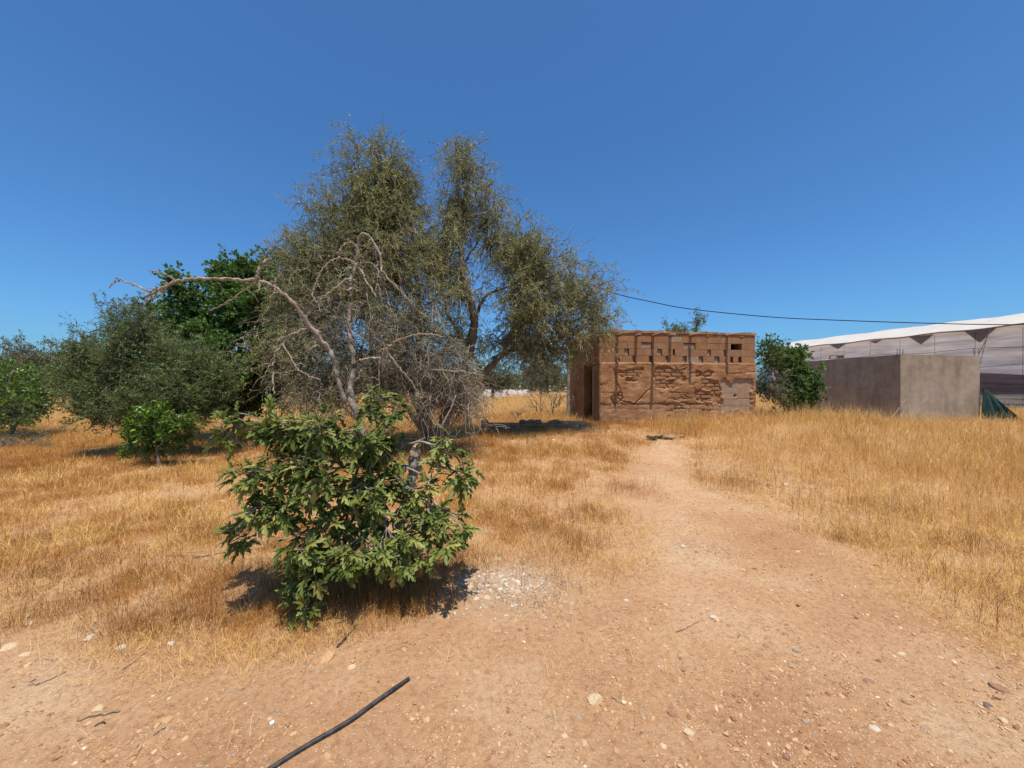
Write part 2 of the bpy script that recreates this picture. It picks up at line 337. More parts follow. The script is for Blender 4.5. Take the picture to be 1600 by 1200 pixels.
# ------------------------------------------------------------------ ground
def build_ground():
    nx, ny = 330, 260
    tx = np.linspace(-1, 1, nx); xs = 2.6*np.sinh(tx*6.35)
    ty = np.linspace(0, 1, ny)
    y0 = np.arcsinh(-6/2.6); y1 = np.arcsinh(900/2.6); ys = 2.6*np.sinh(y0+(y1-y0)*ty)+0.0
    X, Y = np.meshgrid(xs, ys); Z = ground_h(X, Y)
    td = track_dist(X, Y)
    near = (np.hypot(X, Y) < 14)
    Z = Z + near*0.012*(fbm(X*9, Y*9, 21, 3)-0.5)
    V = np.stack([X, Y, Z], -1).reshape(-1, 3)
    i = np.arange(ny-1)[:, None]*nx+np.arange(nx-1)[None, :]
    Fq = np.stack([i, i+1, i+nx+1, i+nx], -1).reshape(-1, 4)
    g = sstep(-0.12, 0.35, td+0.5*(fbm(X*1.7, Y*1.7, 31)-0.5))*(0.3+0.7*sstep(.42, .55, fbm(X*1.5+5, Y*1.5, 33)+.1*sstep(5, 8, Y)))
    me = make_mesh('ground', V, Fq, g.ravel(), True)
    gm = me.attributes.new('gravel', 'FLOAT', 'POINT'); gm.data.foreach_set('value', gravel_mask(X, Y).astype(np.float32).ravel())
    m, nt, b = nmat('dry_earth'); co = objco(nt); L = nt.links
    n1 = noise(nt, 0.9, 8, 0.62, co)
    r1 = ramp(nt, [(0.30, (0.405, 0.203, 0.098)), (0.5, (0.51, 0.288, 0.148)), (0.7, (0.60, 0.40, 0.238))]); L.new(n1.outputs[0], r1.inputs[0])
    n2 = noise(nt, 26, 6, 0.7, co); r2 = ramp(nt, [(0.36, (0.66, 0.62, 0.57)), (0.5, (0.97, 0.97, 0.97)), (0.7, (1.15, 1.15, 1.15))]); L.new(n2.outputs[0], r2.inputs[0])
    mx = nt.nodes.new('ShaderNodeMix'); mx.data_type = 'RGBA'; mx.blend_type = 'MULTIPLY'; mx.inputs[0].default_value = 0.75
    L.new(r1.outputs[0], mx.inputs[6]); L.new(r2.outputs[0], mx.inputs[7])
    # small pale and dark grit
    vo = nt.nodes.new('ShaderNodeTexVoronoi'); vo.inputs['Scale'].default_value = 95; L.new(co, vo.inputs['Vector'])
    sep = nt.nodes.new('ShaderNodeSeparateColor'); L.new(vo.outputs['Color'], sep.inputs[0])
    gr = ramp(nt, [(0.0, (0.33, 0.2, 0.12)), (0.5, (0.5, 0.33, 0.2)), (1.0, (0.72, 0.60, 0.46))]); L.new(sep.outputs[1], gr.inputs[0])
    lt = nt.nodes.new('ShaderNodeMath'); lt.operation = 'LESS_THAN'; lt.inputs[1].default_value = 0.33; L.new(vo.outputs['Distance'], lt.inputs[0])
    gt = nt.nodes.new('ShaderNodeMath'); gt.operation = 'GREATER_THAN'; gt.inputs[1].default_value = 0.5; L.new(sep.outputs[0], gt.inputs[0])
    an = nt.nodes.new('ShaderNodeMath'); an.operation = 'MULTIPLY'; L.new(lt.outputs[0], an.inputs[0]); L.new(gt.outputs[0], an.inputs[1])
    mg = nt.nodes.new('ShaderNodeMix'); mg.data_type = 'RGBA'; L.new(an.outputs[0], mg.inputs[0]); L.new(mx.outputs[2], mg.inputs[6]); L.new(gr.outputs[0], mg.inputs[7])
    # litter under the grass
    at = nt.nodes.new('ShaderNodeAttribute'); at.attribute_name = 'tint'
    n3 = noise(nt, 18, 6, 0.7, co); r3 = ramp(nt, [(0.3, (0.27, 0.135, 0.062)), (0.5, (0.47, 0.265, 0.125)), (0.72, (0.64, 0.43, 0.25))]); L.new(n3.outputs[0], r3.inputs[0])
    mf = nt.nodes.new('ShaderNodeMath'); mf.operation = 'MULTIPLY'; L.new(at.outputs['Fac'], mf.inputs[0]); mf.inputs[1].default_value = 0.85
    ml = nt.nodes.new('ShaderNodeMix'); ml.data_type = 'RGBA'; L.new(mf.outputs[0], ml.inputs[0]); L.new(mg.outputs[2], ml.inputs[6]); L.new(r3.outputs[0], ml.inputs[7])
    a2 = nt.nodes.new('ShaderNodeAttribute'); a2.attribute_name = 'gravel'
    mw = nt.nodes.new('ShaderNodeMix'); mw.data_type = 'RGBA'; L.new(a2.outputs['Fac'], mw.inputs[0]); L.new(ml.outputs[2], mw.inputs[6]); mw.inputs[7].default_value = (0.46, 0.32, 0.21, 1)
    L.new(mw.outputs[2], b.inputs['Base Color']); b.inputs['Roughness'].default_value = 1.0; b.inputs['Specular IOR Level'].default_value = 0.1
    n4 = noise(nt, 70, 8, 0.75, co); n5 = noise(nt, 5, 5, 0.6, co)
    ad = nt.nodes.new('ShaderNodeMath'); ad.operation = 'MULTIPLY_ADD'; ad.inputs[1].default_value = 2.0; L.new(n5.outputs[0], ad.inputs[0]); L.new(n4.outputs[0], ad.inputs[2])
    ad2 = nt.nodes.new('ShaderNodeMath'); ad2.operation = 'MULTIPLY_ADD'; ad2.inputs[1].default_value = 0.5; L.new(an.outputs[0], ad2.inputs[0]); L.new(ad.outputs[0], ad2.inputs[2])
    bump(nt, b, ad2.outputs[0], 1.0, 0.012)
    link('ground', me, m, kind='structure')
build_ground()

# ------------------------------------------------------------------ grasses
def blades(pos, h, w, lean, az, tint, bend=0.5):
    """curved grass blades: pos (N,3), height, width, lean (0 upright .. 1.5 flat), azimuth"""
    n = len(pos); d = np.stack([np.cos(az), np.sin(az), np.zeros(n)], 1)
    fa = az + rng.uniform(0.6, 2.5, n); side = np.stack([np.cos(fa), np.sin(fa), np.zeros(n)], 1)*(w[:, None]*0.5)
    up = np.array([0, 0, 1.0])
    a1 = lean*0.6; a2 = lean*(1+bend)
    m = pos + (d*np.sin(a1)[:, None]+up*np.cos(a1)[:, None])*(h*0.5)[:, None]
    t = m + (d*np.sin(a2)[:, None]+up*np.maximum(np.cos(a2), -0.3)[:, None])*(h*0.5)[:, None]
    V = np.stack([pos-side, pos+side, m-side*0.8, m+side*0.8, t], 1).reshape(-1, 3)
    b = np.arange(n)[:, None]*5
    T = np.concatenate([b+np.array([0, 1, 3]), b+np.array([0, 3, 2]), b+np.array([2, 3, 4])])
    return V, T, np.repeat(tint, 5)

def sample_ground(n, ymin, ymax, smin, smax, power=1.7):
    k = 2-power; u = rng.random(n)
    Y = (ymin**k+(ymax**k-ymin**k)*u)**(1/k); X = Y*rng.uniform(smin, smax, n)
    return X, Y

def tufts(X, Y, nb, spread, hfun, wmin, lean0, tintfun):
    """nb blades round every tuft centre"""
    n = len(X); X2 = np.repeat(X, nb)+rng.normal(0, 1, n*nb)*np.repeat(spread, nb); Y2 = np.repeat(Y, nb)+rng.normal(0, 1, n*nb)*np.repeat(spread, nb)
    Z2 = ground_h(X2, Y2)-0.01
    H = np.repeat(hfun, nb)*rng.uniform(0.45, 1.15, n*nb)
    W = np.maximum(wmin, np.hypot(X2, Y2)*0.00075)*rng.uniform(0.7, 1.3, n*nb)
    lean = np.abs(rng.normal(0, 1, n*nb))*lean0+0.08
    az = np.arctan2(Y2-np.repeat(Y, nb), X2-np.repeat(X, nb))+rng.normal(0, 0.8, n*nb)
    t = np.clip(np.repeat(tintfun, nb)+rng.normal(0, 0.16, n*nb), 0, 1)
    return blades(np.stack([X2, Y2, Z2], 1), H, W, lean, az, t)

HUT_A = Vector((2.43, 10.7)); HUT_B = Vector((7.22, 11.4))
def inside_built(x, y):
    a = (HUT_B-HUT_A).normalized(); n = Vector((-a.y, a.x))
    u = (x-HUT_A.x)*a.x+(y-HUT_A.y)*a.y; v = (x-HUT_A.x)*n.x+(y-HUT_A.y)*n.y
    hut = (u > -0.05) & (u < 4.95) & (v > -0.02) & (v < 3.0)
    yard = (x > 11.3) & (x < 14.1) & (y > 11.45) & (y < 15)
    gh = (x > 21.6-(y-16.2)*0.16-0.3) & (y > 5)
    return hut | yard | gh

def tuft_variants(name, nv, nb, ratio, wratio, lean0, bend, mat, seed):
    # unit tufts: spread 1 across, height 1
    col = bpy.data.collections.new(name)
    for k in range(nv):
        base = np.concatenate([rng.normal(0, 1, (nb, 2)), np.zeros((nb, 1))], 1)
        h = rng.uniform(0.35, 1.15, nb); lean = np.abs(rng.normal(0, 1, nb))*lean0+0.06
        az = np.arctan2(base[:, 1], base[:, 0])+rng.normal(0, 1.1, nb)
        V, T, tn = blades(base/ratio, h, np.full(nb, wratio/ratio)*rng.uniform(.6, 1.3, nb), lean, az, rng.normal(0, 0.30, nb), bend)
        V = V*np.array([ratio, ratio, 1.0])
        o = bpy.data.objects.new(name, make_mesh(name, V, T, tn)); o.data.materials.append(mat); col.objects.link(o)
    return col

def scatter(name, X, Y, sxy, h, tint, col, mat, label, cat, zoff=-0.01):
    n = len(X); me = bpy.data.meshes.new(name); me.vertices.add(n)
    me.vertices.foreach_set('co', np.stack([X, Y, ground_h(X, Y)+zoff], 1).astype(np.float32).ravel())
    a = me.attributes.new('itint', 'FLOAT', 'POINT'); a.data.foreach_set('value', np.clip(tint, 0, 1).astype(np.float32))
    a = me.attributes.new('size', 'FLOAT_VECTOR', 'POINT'); a.data.foreach_set('vector', np.stack([sxy, sxy, h], 1).astype(np.float32).ravel())
    a = me.attributes.new('turn', 'FLOAT_VECTOR', 'POINT'); a.data.foreach_set('vector', np.stack([rng.normal(0, .30, n), rng.normal(0, .30, n), rng.uniform(0, 6.28, n)], 1).astype(np.float32).ravel())
    me.materials.append(mat)
    o = bpy.data.objects.new(name, me); C.objects.link(o)
    g = bpy.data.node_groups.new(name, 'GeometryNodeTree')
    g.interface.new_socket('Geometry', in_out='INPUT', socket_type='NodeSocketGeometry'); g.interface.new_socket('Geometry', in_out='OUTPUT', socket_type='NodeSocketGeometry')
    gi = g.nodes.new('NodeGroupInput'); go = g.nodes.new('NodeGroupOutput'); ip = g.nodes.new('GeometryNodeInstanceOnPoints'); ci = g.nodes.new('GeometryNodeCollectionInfo')
    ci.inputs['Collection'].default_value = col; ci.inputs['Separate Children'].default_value = True; ci.inputs['Reset Children'].default_value = True
    ns = []
    for an in ('size', 'turn'):
        q = g.nodes.new('GeometryNodeInputNamedAttribute'); q.data_type = 'FLOAT_VECTOR'; q.inputs[0].default_value = an; ns.append(q)
    g.links.new(gi.outputs[0], ip.inputs['Points']); g.links.new(ci.outputs[0], ip.inputs['Instance']); ip.inputs['Pick Instance'].default_value = True
    g.links.new(ns[0].outputs[0], ip.inputs['Scale']); g.links.new(ns[1].outputs[0], ip.inputs['Rotation']); g.links.new(ip.outputs[0], go.inputs[0])
    md = o.modifiers.new('tufts', 'NODES'); md.node_group = g
    return tag(o, label, cat, kind='stuff')

def build_grass():
    # tall golden grass on the right-hand rise, the far field and beyond the hut
    X, Y = sample_ground(105000, 2.6, 42, -2.3, 2.1, 1.45)
    td = track_dist(X, Y); s = X/Y
    far = sstep(10.0, 12.0, Y)
    cl = 0.45*fbm(X*1.1, Y*1.1, 41)+0.55*fbm(X*4.6, Y*4.6, 43)
    dens = np.where(s > 0.36, sstep(0.05, 1.1, td)*sstep(0.445, 0.585, cl+0.10*sstep(5.5, 7.5, Y)), 0)
    dens = np.maximum(dens, far*0.9)
    keep = (rng.random(len(X)) < dens) & ~inside_built(X, Y) & (td > 0)
    X, Y, td, cl = X[keep], Y[keep], td[keep], cl[keep]
    h = (0.08+0.30*sstep(0.3, 2.6, td)*sstep(3.0, 7.0, Y))*(0.35+1.3*cl)*rng.uniform(.5, 1.25, len(X))+0.20*sstep(0.52, 0.75, fbm(X*2.6, Y*2.6, 7))
    h = np.where((X/Y < 0.36), 0.26, h)*(1-0.45*sstep(8.8, 11, X))
    tt = 0.44+1.1*(0.5*fbm(X*1.3, Y*1.3, 51)+0.5*fbm(X*6, Y*6, 53)-0.45)+rng.normal(0, .12, len(X))
    scatter('tall_dry_grass', X, Y, 0.035+0.011*Y, h, tt, tuft_variants('grass_tuft', 14, 12, 0.45, 0.030, 0.85, 0.8, M['gold_i'], 1), M['gold_i'],
            'tall golden dry grass covering the rise right of the track and the fields behind', 'grass')
    scatter('grass_thatch', X[::2]+rng.normal(0, .05, len(X[::2])), Y[::2]+rng.normal(0, .05, len(X[::2])), 0.06+0.014*Y[::2], h[::2]*rng.uniform(.5, 1.3, len(X[::2])), tt[::2]+.15, tuft_variants('thatch_tuft', 14, 14, 0.5, 0.024, 1.6, 0.15, M['straw_i'], 5), M['straw_i'],
            'bent and tangled pale straw between the standing golden grass', 'straw', zoff=0.01)
    # thin wandering stalks that stand over the rest
    X, Y = sample_ground(9000, 4, 12, 0.38, 1.6, 1.2); td = track_dist(X, Y)
    k = (td > 0.5) & ~inside_built(X, Y) & (fbm(X*2.2, Y*2.2, 44) > 0.42); X, Y = X[k], Y[k]; n = len(X)
    pos = np.stack([X, Y, ground_h(X, Y)], 1)
    b = blades(pos, rng.uniform(0.25, 0.68, n)*(1-0.3*sstep(9.5, 12, X)), np.maximum(0.0022, 0.0005*Y), np.abs(rng.normal(0, 0.38, n)), rng.uniform(0, 6.28, n), np.clip(rng.normal(0.7, 0.2, n), 0, 1), 0.9)
    o = link('grass_stalks', make_mesh('grass_stalks', *b), M['gold'])
    tag(o, 'long thin yellow stalks rising above the golden grass on the right', 'dry stalks', kind='stuff')

    # rusty orange weeds and short grass left of the track and in front of the hut
    X, Y = sample_ground(260000, 1.7, 16, -2.3, 0.50, 1.75)
    td = track_dist(X, Y)
    nz = 0.4*fbm(X*1.2, Y*1.2, 61)+0.6*fbm(X*5.2, Y*5.2, 63)
    dens = sstep(0.0, 0.45, td)*sstep(0.45, 0.585, nz+0.03+0.05*sstep(4.5, 7.5, Y)-0.05*sstep(.9, .1, np.abs(td-.4))*(X > 0))
    dens *= 0.25+0.75*sstep(.42, .53, fbm(X*1.5+5, Y*1.5, 33)+.15*sstep(4.5, 7, Y))
    dens *= np.clip(1-1.7*gravel_mask(X, Y), 0, 1)
    keep = (rng.random(len(X)) < dens) & ~inside_built(X, Y) & (td > 0)
    X, Y, td, nz = X[keep], Y[keep], td[keep], nz[keep]
    big = rng.random(len(X)) < .03
    h = (0.022+.13*big+0.27*(nz-0.38)*sstep(0.05, 0.7, td)+0.08*sstep(4.0, 7.5, Y))*rng.uniform(.6, 1.3, len(X))
    tt = -0.15+0.75*fbm(X*1.7+9, Y*1.7, 81)+0.65*fbm(X*7, Y*7, 83)+rng.normal(0, .12, len(X))
    X0, Y0 = X, Y
    # taller brown weeds crowded under and behind the fig bush
    n = 3800; X = rng.normal(-0.90, 0.62, n); Y = rng.normal(3.0, 0.36, n); k = (track_dist(X, Y) > 0.1) & (rng.random(n) > gravel_mask(X, Y)*1.6); X, Y = X[k], Y[k]
    cx_, cy_ = [], []
    for px, py in ((180, 930), (230, 900), (140, 880), (300, 960), (90, 960), (350, 900), (260, 985), (330, 840), (410, 965), (60, 900), (30, 850), (205, 985), (700, 790), (790, 800), (830, 830), (860, 760), (760, 710), (930, 810), (985, 765), (900, 850), (1150, 760), (1400, 800), (1500, 850), (1330, 840), (1560, 930)):
        p_ = gp(px, py); m_ = 110; cx_.append(p_.x+rng.normal(0, .09*p_.y**.6, m_)); cy_.append(p_.y+rng.normal(0, .06*p_.y**.7, m_))
    nf_ = len(X); X = np.concatenate([X]+cx_); Y = np.concatenate([Y]+cy_); n = len(X)
    X = np.concatenate([X0, X]); Y = np.concatenate([Y0, Y]); h = np.concatenate([h, rng.uniform(0.08, 0.26, n)]); tt = np.concatenate([tt, rng.uniform(-0.1, 0.45, n)])
    scatter('rusty_weeds', X, Y, 0.014+0.0075*Y, h, tt, tuft_variants('weed_tuft', 16, 11, 0.5, 0.040, 1.0, 0.5, M['rust_i'], 2), M['rust_i'],
            'short rust-orange dry weeds around the fig bush and in front of the hut', 'weeds')

    # flattened straw along both edges of the track
    X, Y = sample_ground(135000, 1.6, 11, -1.5, 1.7, 1.6)
    td = track_dist(X, Y); nz = 0.5*fbm(X*1.4, Y*1.4, 91)+0.5*fbm(X*5, Y*5, 93)
    dens = sstep(-0.12, 0.25, td+0.35*(nz-0.5))*sstep(0.36, 0.58, nz)*0.95
    dens = np.maximum(dens, 0.05*(td > -0.9)*(nz > 0.52))
    dens *= np.clip(1-1.3*gravel_mask(X, Y), .05, 1)
    keep = (rng.random(len(X)) < dens) & ~inside_built(X, Y)
    X, Y = X[keep], Y[keep]; n = len(X)
    pos = np.stack([X, Y, ground_h(X, Y)+rng.uniform(0.002, 0.03, n)], 1)
    a = blades(pos, rng.uniform(0.04, 0.16, n), np.maximum(0.0016, 0.0006*Y), rng.uniform(1.0, 1.5, n), rng.uniform(0, 6.28, n), np.clip(rng.normal(0.5, 0.27, n), 0, 1), 0.1)
    # upright straw-coloured tufts close to the lens
    X, Y = sample_ground(11000, 1.8, 8, -2.2, 1.8, 1.5)
    td = track_dist(X, Y); nz = fbm(X*1.6+30, Y*1.6, 101)
    k = (td > 0.12) & (rng.random(len(X)) < sstep(0.44, 0.62, nz)*(1-gravel_mask(X, Y))) & ~inside_built(X, Y); X, Y, td = X[k], Y[k], td[k]
    b = tufts(X, Y, 10, np.full(len(X), 0.035), 0.06+0.15*sstep(0.2, 1.2, td)*rng.uniform(.6, 1.2, len(X)), 0.0018, 0.75, np.full(len(X), 0.55))
    mb = MB(); mb.add(*a); mb.add(*b)
    o = link('straw_litter', mb.mesh('straw_litter'), M['straw'])
    tag(o, 'pale flattened straw lying along both edges of the dirt track', 'straw', kind='stuff')

    # dark brown seed stalks sprinkled through the weeds
    X, Y = sample_ground(5200, 2.4, 11, -1.4, 1.5, 1.2); td = track_dist(X, Y)
    k = (td > 0.25) & ~inside_built(X, Y) & (fbm(X*1.5, Y*1.5, 66) > 0.46); X, Y = X[k], Y[k]; n = len(X)
    pos = np.stack([X, Y, ground_h(X, Y)], 1); hh = rng.uniform(0.08, 0.24, n)*np.where(X/Y > 0.4, 1.4, 1)
    a = blades(pos, hh, np.maximum(0.002, 0.0006*Y), np.abs(rng.normal(0, 0.3, n)), rng.uniform(0, 6.28, n), np.clip(rng.normal(0.15, 0.12, n), 0, 1))
    q = 5; p2 = np.repeat(pos, q, 0); f = rng.uniform(0.25, 0.6, n*q); p2[:, 2] += np.repeat(hh, q)*f
    b = blades(p2, np.repeat(hh, q)*rng.uniform(0.15, 0.45, n*q), np.repeat(np.maximum(0.002, 0.0005*Y), q), rng.uniform(0.3, 1.0, n*q), rng.uniform(0, 6.28, n*q), np.clip(rng.normal(0.2, 0.12, n*q), 0, 1))
    mb = MB(); mb.add(*a); mb.add(*b)
    o = link('seed_stalks', mb.mesh('seed_stalks'), M['rust'])
    tag(o, 'dark brown dry seed stalks standing scattered through the yellow grass', 'dry stalks', kind='stuff')
build_grass()

# ------------------------------------------------------------------ stones
_ph = (1+5**0.5)/2
ICO_V = unit(np.array([[-1,_ph,0],[1,_ph,0],[-1,-_ph,0],[1,-_ph,0],[0,-1,_ph],[0,1,_ph],[0,-1,-_ph],[0,1,-_ph],[_ph,0,-1],[_ph,0,1],[-_ph,0,-1],[-_ph,0,1]], float))
ICO_F = np.array([[0,11,5],[0,5,1],[0,1,7],[0,7,10],[0,10,11],[1,5,9],[5,11,4],[11,10,2],[10,7,6],[7,1,8],[3,9,4],[3,4,2],[3,2,6],[3,6,8],[3,8,9],[4,9,5],[2,4,11],[6,2,10],[8,6,7],[9,8,1]])
def subdiv(V, Fc):
    V = list(map(tuple, V)); cache = {}; out = []
    def mid(a, b):
        k = (min(a, b), max(a, b))
        if k not in cache:
            p = unit(np.array(V[a])+np.array(V[b])); cache[k] = len(V); V.append(tuple(p))
        return cache[k]
    for a, b, c in Fc:
        ab, bc, ca = mid(a, b), mid(b, c), mid(c, a); out += [[a, ab, ca], [b, bc, ab], [c, ca, bc], [ab, bc, ca]]
    return np.array(V), np.array(out)
ICO2 = subdiv(ICO_V, ICO_F)

def pebbles(X, Y, S, tint, squash=0.55):
    n = len(X); V = ICO_V[None]*(1+rng.uniform(-0.28, 0.28, (n, 12, 1)))
    sc = np.stack([S*rng.uniform(0.7, 1.3, n), S*rng.uniform(0.6, 1.1, n), S*squash*rng.uniform(0.6, 1.2, n)], 1)
    V = V*sc[:, None]; a = rng.uniform(0, 6.28, n); c, s = np.cos(a)[:, None], np.sin(a)[:, None]
    x = V[..., 0]*c-V[..., 1]*s; y = V[..., 0]*s+V[..., 1]*c
    V = np.stack([x+X[:, None], y+Y[:, None], V[..., 2]+(ground_h(X, Y)+S*0.02)[:, None]], -1)
    Fc = (np.arange(n)[:, None, None]*12+ICO_F[None]).reshape(-1, 3)
    return V.reshape(-1, 3), Fc, np.repeat(tint, 12)

M['pebble'] = tint_mat('pebbles', [(0.0, (0.27, 0.135, 0.062)), (0.35, (0.45, 0.26, 0.13)), (0.75, (0.58, 0.38, 0.21)), (0.95, (0.64, 0.48, 0.31)), (1.0, (0.66, 0.57, 0.44))], 0.95, 0, 0.15, 'inst')
M['gravel'] = tint_mat('pale_gravel', [(0.0, (0.25, 0.16, 0.10)), (0.55, (0.43, 0.305, 0.205)), (0.9, (0.52, 0.42, 0.32)), (1.0, (0.64, 0.56, 0.47))], 0.95, 0, 0.15)
def build_pebbles():
    col = bpy.data.collections.new('crumb')
    for k in range(14):
        V = ICO_V*(1+rng.uniform(-0.35, 0.3, (12, 1)))*np.array([rng.uniform(.8, 1.3), rng.uniform(.7, 1.1), rng.uniform(.4, .85)])
        o = bpy.data.objects.new('crumb', make_mesh('crumb', V, ICO_F, rng.normal(0, .12, 12)*0)); o.data.materials.append(M['pebble']); col.objects.link(o)
    X, Y = sample_ground(170000, 1.1, 9, -1.5, 1.6, 1.9)
    td = track_dist(X, Y); k = (td < 0.25) | (rng.random(len(X)) < 0.35); X, Y = X[k], Y[k]; n = len(X)
    cl = 0.5*fbm(X*1.4, Y*1.4, 111)+0.5*fbm(X*6, Y*6, 113)
    k = rng.random(n) < 0.12+1.0*sstep(0.40, 0.62, cl); X, Y = X[k], Y[k]; n = len(X)
    S = np.clip(rng.lognormal(math.log(0.0024), 0.72, n), 0.0012, 0.017)*np.maximum(1, Y/3)**0.5
    scatter('pebbles', X, Y, S, S*.8, np.clip(rng.normal(0.40, 0.22, n), 0, 0.97), col, M['pebble'],
            'crumbs of earth and small tan pebbles scattered over the bare earth track', 'pebbles', zoff=0.0)
    n = 1900; X = GRAV.x+rng.normal(0, 0.33, n); Y = GRAV.y+rng.normal(0, 0.17, n)
    S = np.clip(rng.lognormal(math.log(0.0065), 0.5, n), 0.003, 0.02)
    a = pebbles(X, Y, S, np.clip(rng.normal(0.6, 0.28, n), 0, 1), 0.7)
    n2 = 260; q = gp(1090, 855); X = q.x+rng.normal(0, 0.22, n2)-0.0; Y = q.y+rng.normal(0, 0.16, n2)
    b = pebbles(X, Y, rng.uniform(0.005, 0.014, n2), rng.uniform(0.2, 0.9, n2))
    n3 = 260; q = gp(1150, 735); X = q.x+rng.normal(0, 0.5, n3); Y = q.y+rng.normal(0, 0.2, n3)
    c = pebbles(X, Y, rng.uniform(0.008, 0.022, n3), rng.uniform(0.3, 1.0, n3))
    mb = MB(); mb.add(*a); mb.add(*b); mb.add(*c)
    o = link('pale_gravel', mb.mesh('pale_gravel'), M['gravel'])
    tag(o, 'heap of pale broken gravel spilled at the right foot of the fig bush', 'gravel', kind='stuff')
build_pebbles()

def stone_mat(name, c):
    d = tuple(x*0.72 for x in c); l = tuple(min(1, x*1.15) for x in c)
    return rough_mat(name, [(0.3, d), (0.7, l)], 22, 80, 0.6, 0.004)
SM = {'cream': stone_mat('cream_stone', (0.64, 0.46, 0.28)), 'white': stone_mat('white_stone', (0.62, 0.51, 0.39)), 'grey': stone_mat('grey_stone', (0.40, 0.30, 0.21)),
      'brown': stone_mat('brown_stone', (0.34, 0.18, 0.11)), 'orange': stone_mat('orange_stone', (0.58, 0.34, 0.17)), 'tan': stone_mat('tan_stone', (0.52, 0.34, 0.21)),
      'dark': stone_mat('dark_stone', (0.17, 0.13, 0.11)), 'scrap': M['white']}
def stone_mesh(seed, flat):
    r = np.random.default_rng(seed); V, Fc = ICO2; V = V.copy()
    for _ in range(7):                              # chip it with planes
        d = unit(r.normal(size=3)); k = r.uniform(0.55, 0.88); s = V@d; V = V-np.where(s > k, s-k, 0)[:, None]*d
    V = V*(1+r.uniform(-0.03, 0.03, (len(V), 1)))*np.array([1, r.uniform(0.6, 0.85), flat])
    return make_mesh('stone', V, Fc)
stone_variants = {f: [stone_mesh(100*int(f*10)+k, f) for k in range(4)] for f in (0.25, 0.45, 0.65)}
def stone(px, py, wpx, col, flat, label, group=None, rot=None, name='stone', cat='stone'):
    p = gp(px, py); s = wpx*0.5*p.y/F
    me = random.choice(stone_variants[flat]).copy(); me.materials.clear(); me.materials.append(SM[col])
    o = bpy.data.objects.new(name, me); C.objects.link(o)
    o.scale = (s, s, s); o.location = (p.x, p.y, p.z+s*flat*0.05); o.rotation_euler = (random.uniform(-.15, .15), random.uniform(-.15, .15), rot if rot is not None else random.uniform(0, 6.28))
    return tag(o, label, cat, group)
STONES = [
 (930, 1094, 29, 'cream', .45, 'large cream yellow stone, biggest on the bare track right of the black pipe'),
 (1077, 1144, 22, 'cream', .45, 'smooth oval cream stone near the bottom edge of the track'),
 (714, 1053, 11, 'orange', .45, 'left of two small orange stones on the track above the large cream stone'),
 (745, 1050, 14, 'tan', .25, 'right of two small orange stones on the track above the large cream stone'),
 (1048, 1117, 15, 'brown', .65, 'reddish brown clod just above the smooth oval cream stone'),
 (904, 1121, 12, 'grey', .25, 'flat grey stone just below the large cream stone'),
 (868, 1136, 15, 'tan', .45, 'tan stone below and left of the large cream stone'),
 (1067, 855, 11, 'white', .65, 'small whitish stone at the bend where the track narrows'),
 (979, 938, 10, 'white', .45, 'small white stone at the edge of the flattened straw'),
 (1244, 1017, 13, 'grey', .65, 'pale grey stone standing proud above a smooth dusty patch'),
 (1237, 1039, 14, 'grey', .25, 'flat grey stone at the left edge of the smooth dusty patch'),
 (1358, 1065, 17, 'brown', .45, 'brown wedge-shaped stone on the right half of the track'),
 (1512, 1063, 13, 'grey', .65, 'bluish grey stone at the lower end of the right grass edge'),
 (1562, 1075, 30, 'brown', .25, 'long purplish brown stone lying near the right picture edge'),
 (1543, 1102, 17, 'dark', .45, 'dark chipped stone below the long purplish brown stone'),
 (1258, 1127, 13, 'grey', .45, 'grey stone on the bare earth between the oval cream stone and the right edge'),
 (1368, 1140, 18, 'white', .25, 'flat pale stone low on the right half of the track'),
 (1566, 1125, 18, 'cream', .45, 'cream stone near the lower right corner'),
 (1303, 1180, 16, 'orange', .45, 'orange stone close to the bottom edge right of centre'),
 (1229, 1183, 15, 'brown', .65, 'dark brown clod close to the bottom edge'),
 (1114, 964, 14, 'white', .25, 'pale flat stone on the track below the straw patch'),
 (1408, 1022, 13, 'cream', .45, 'narrow cream stone below the right grass edge'),
 (48, 974, 13, 'white', .65, 'white stone among the weeds near the left edge, lower of a pair'),
 (43, 964, 14, 'grey', .65, 'grey stone among the weeds near the left edge, upper of a pair'),
 (141, 997, 18, 'white', .45, 'whitish stone half buried in the weeds at the left verge'),
 (119, 996, 18, 'tan', .45, 'tan stone touching the whitish stone in the left verge'),
 (12, 1012, 24, 'cream', .25, 'flat cream slab at the left picture edge by the track'),
 (40, 1023, 18, 'cream', .25, 'smaller flat cream stone beside the slab at the left edge'),
 (190, 1012, 16, 'white', .65, 'white stone at the front fringe of the left weeds'),
 (153, 1108, 20, 'cream', .45, 'flat cream stone lying beside a thin stick on the left dirt'),
 (260, 1125, 19, 'orange', .25, 'orange cream stone on the left dirt between two sticks'),
 (512, 1027, 29, 'orange', .45, 'large pale orange rock at the track edge below the fig bush'),
 (550, 1043, 15, 'cream', .65, 'rough cream stone right of the large pale orange rock'),
 (496, 1050, 11, 'grey', .65, 'small pale grey stone below the large pale orange rock'),
 (228, 850, 13, 'tan', .45, 'tan stone in the thin weeds left of the fig bush'),
 (346, 783, 17, 'white', .25, 'flat white stone on the ground left of the fig leaves'),
 (212, 770, 24, 'white', .25, 'flat pale rock below the small bright green citrus tree'),
 (310, 813, 20, 'grey', .25, 'long flat grey stone in the weeds below the leftmost fig leaves'),
 (1226, 758, 12, 'white', .65, 'single bright white stone in the golden grass right of the track'),
 (865, 688, 8, 'white', .65, 'tiny white stone in orange grass left of the hut corner'),
 (1440, 683, 14, 'tan', .65, 'tan rock in the dry grass in front of the cement wall'),
]
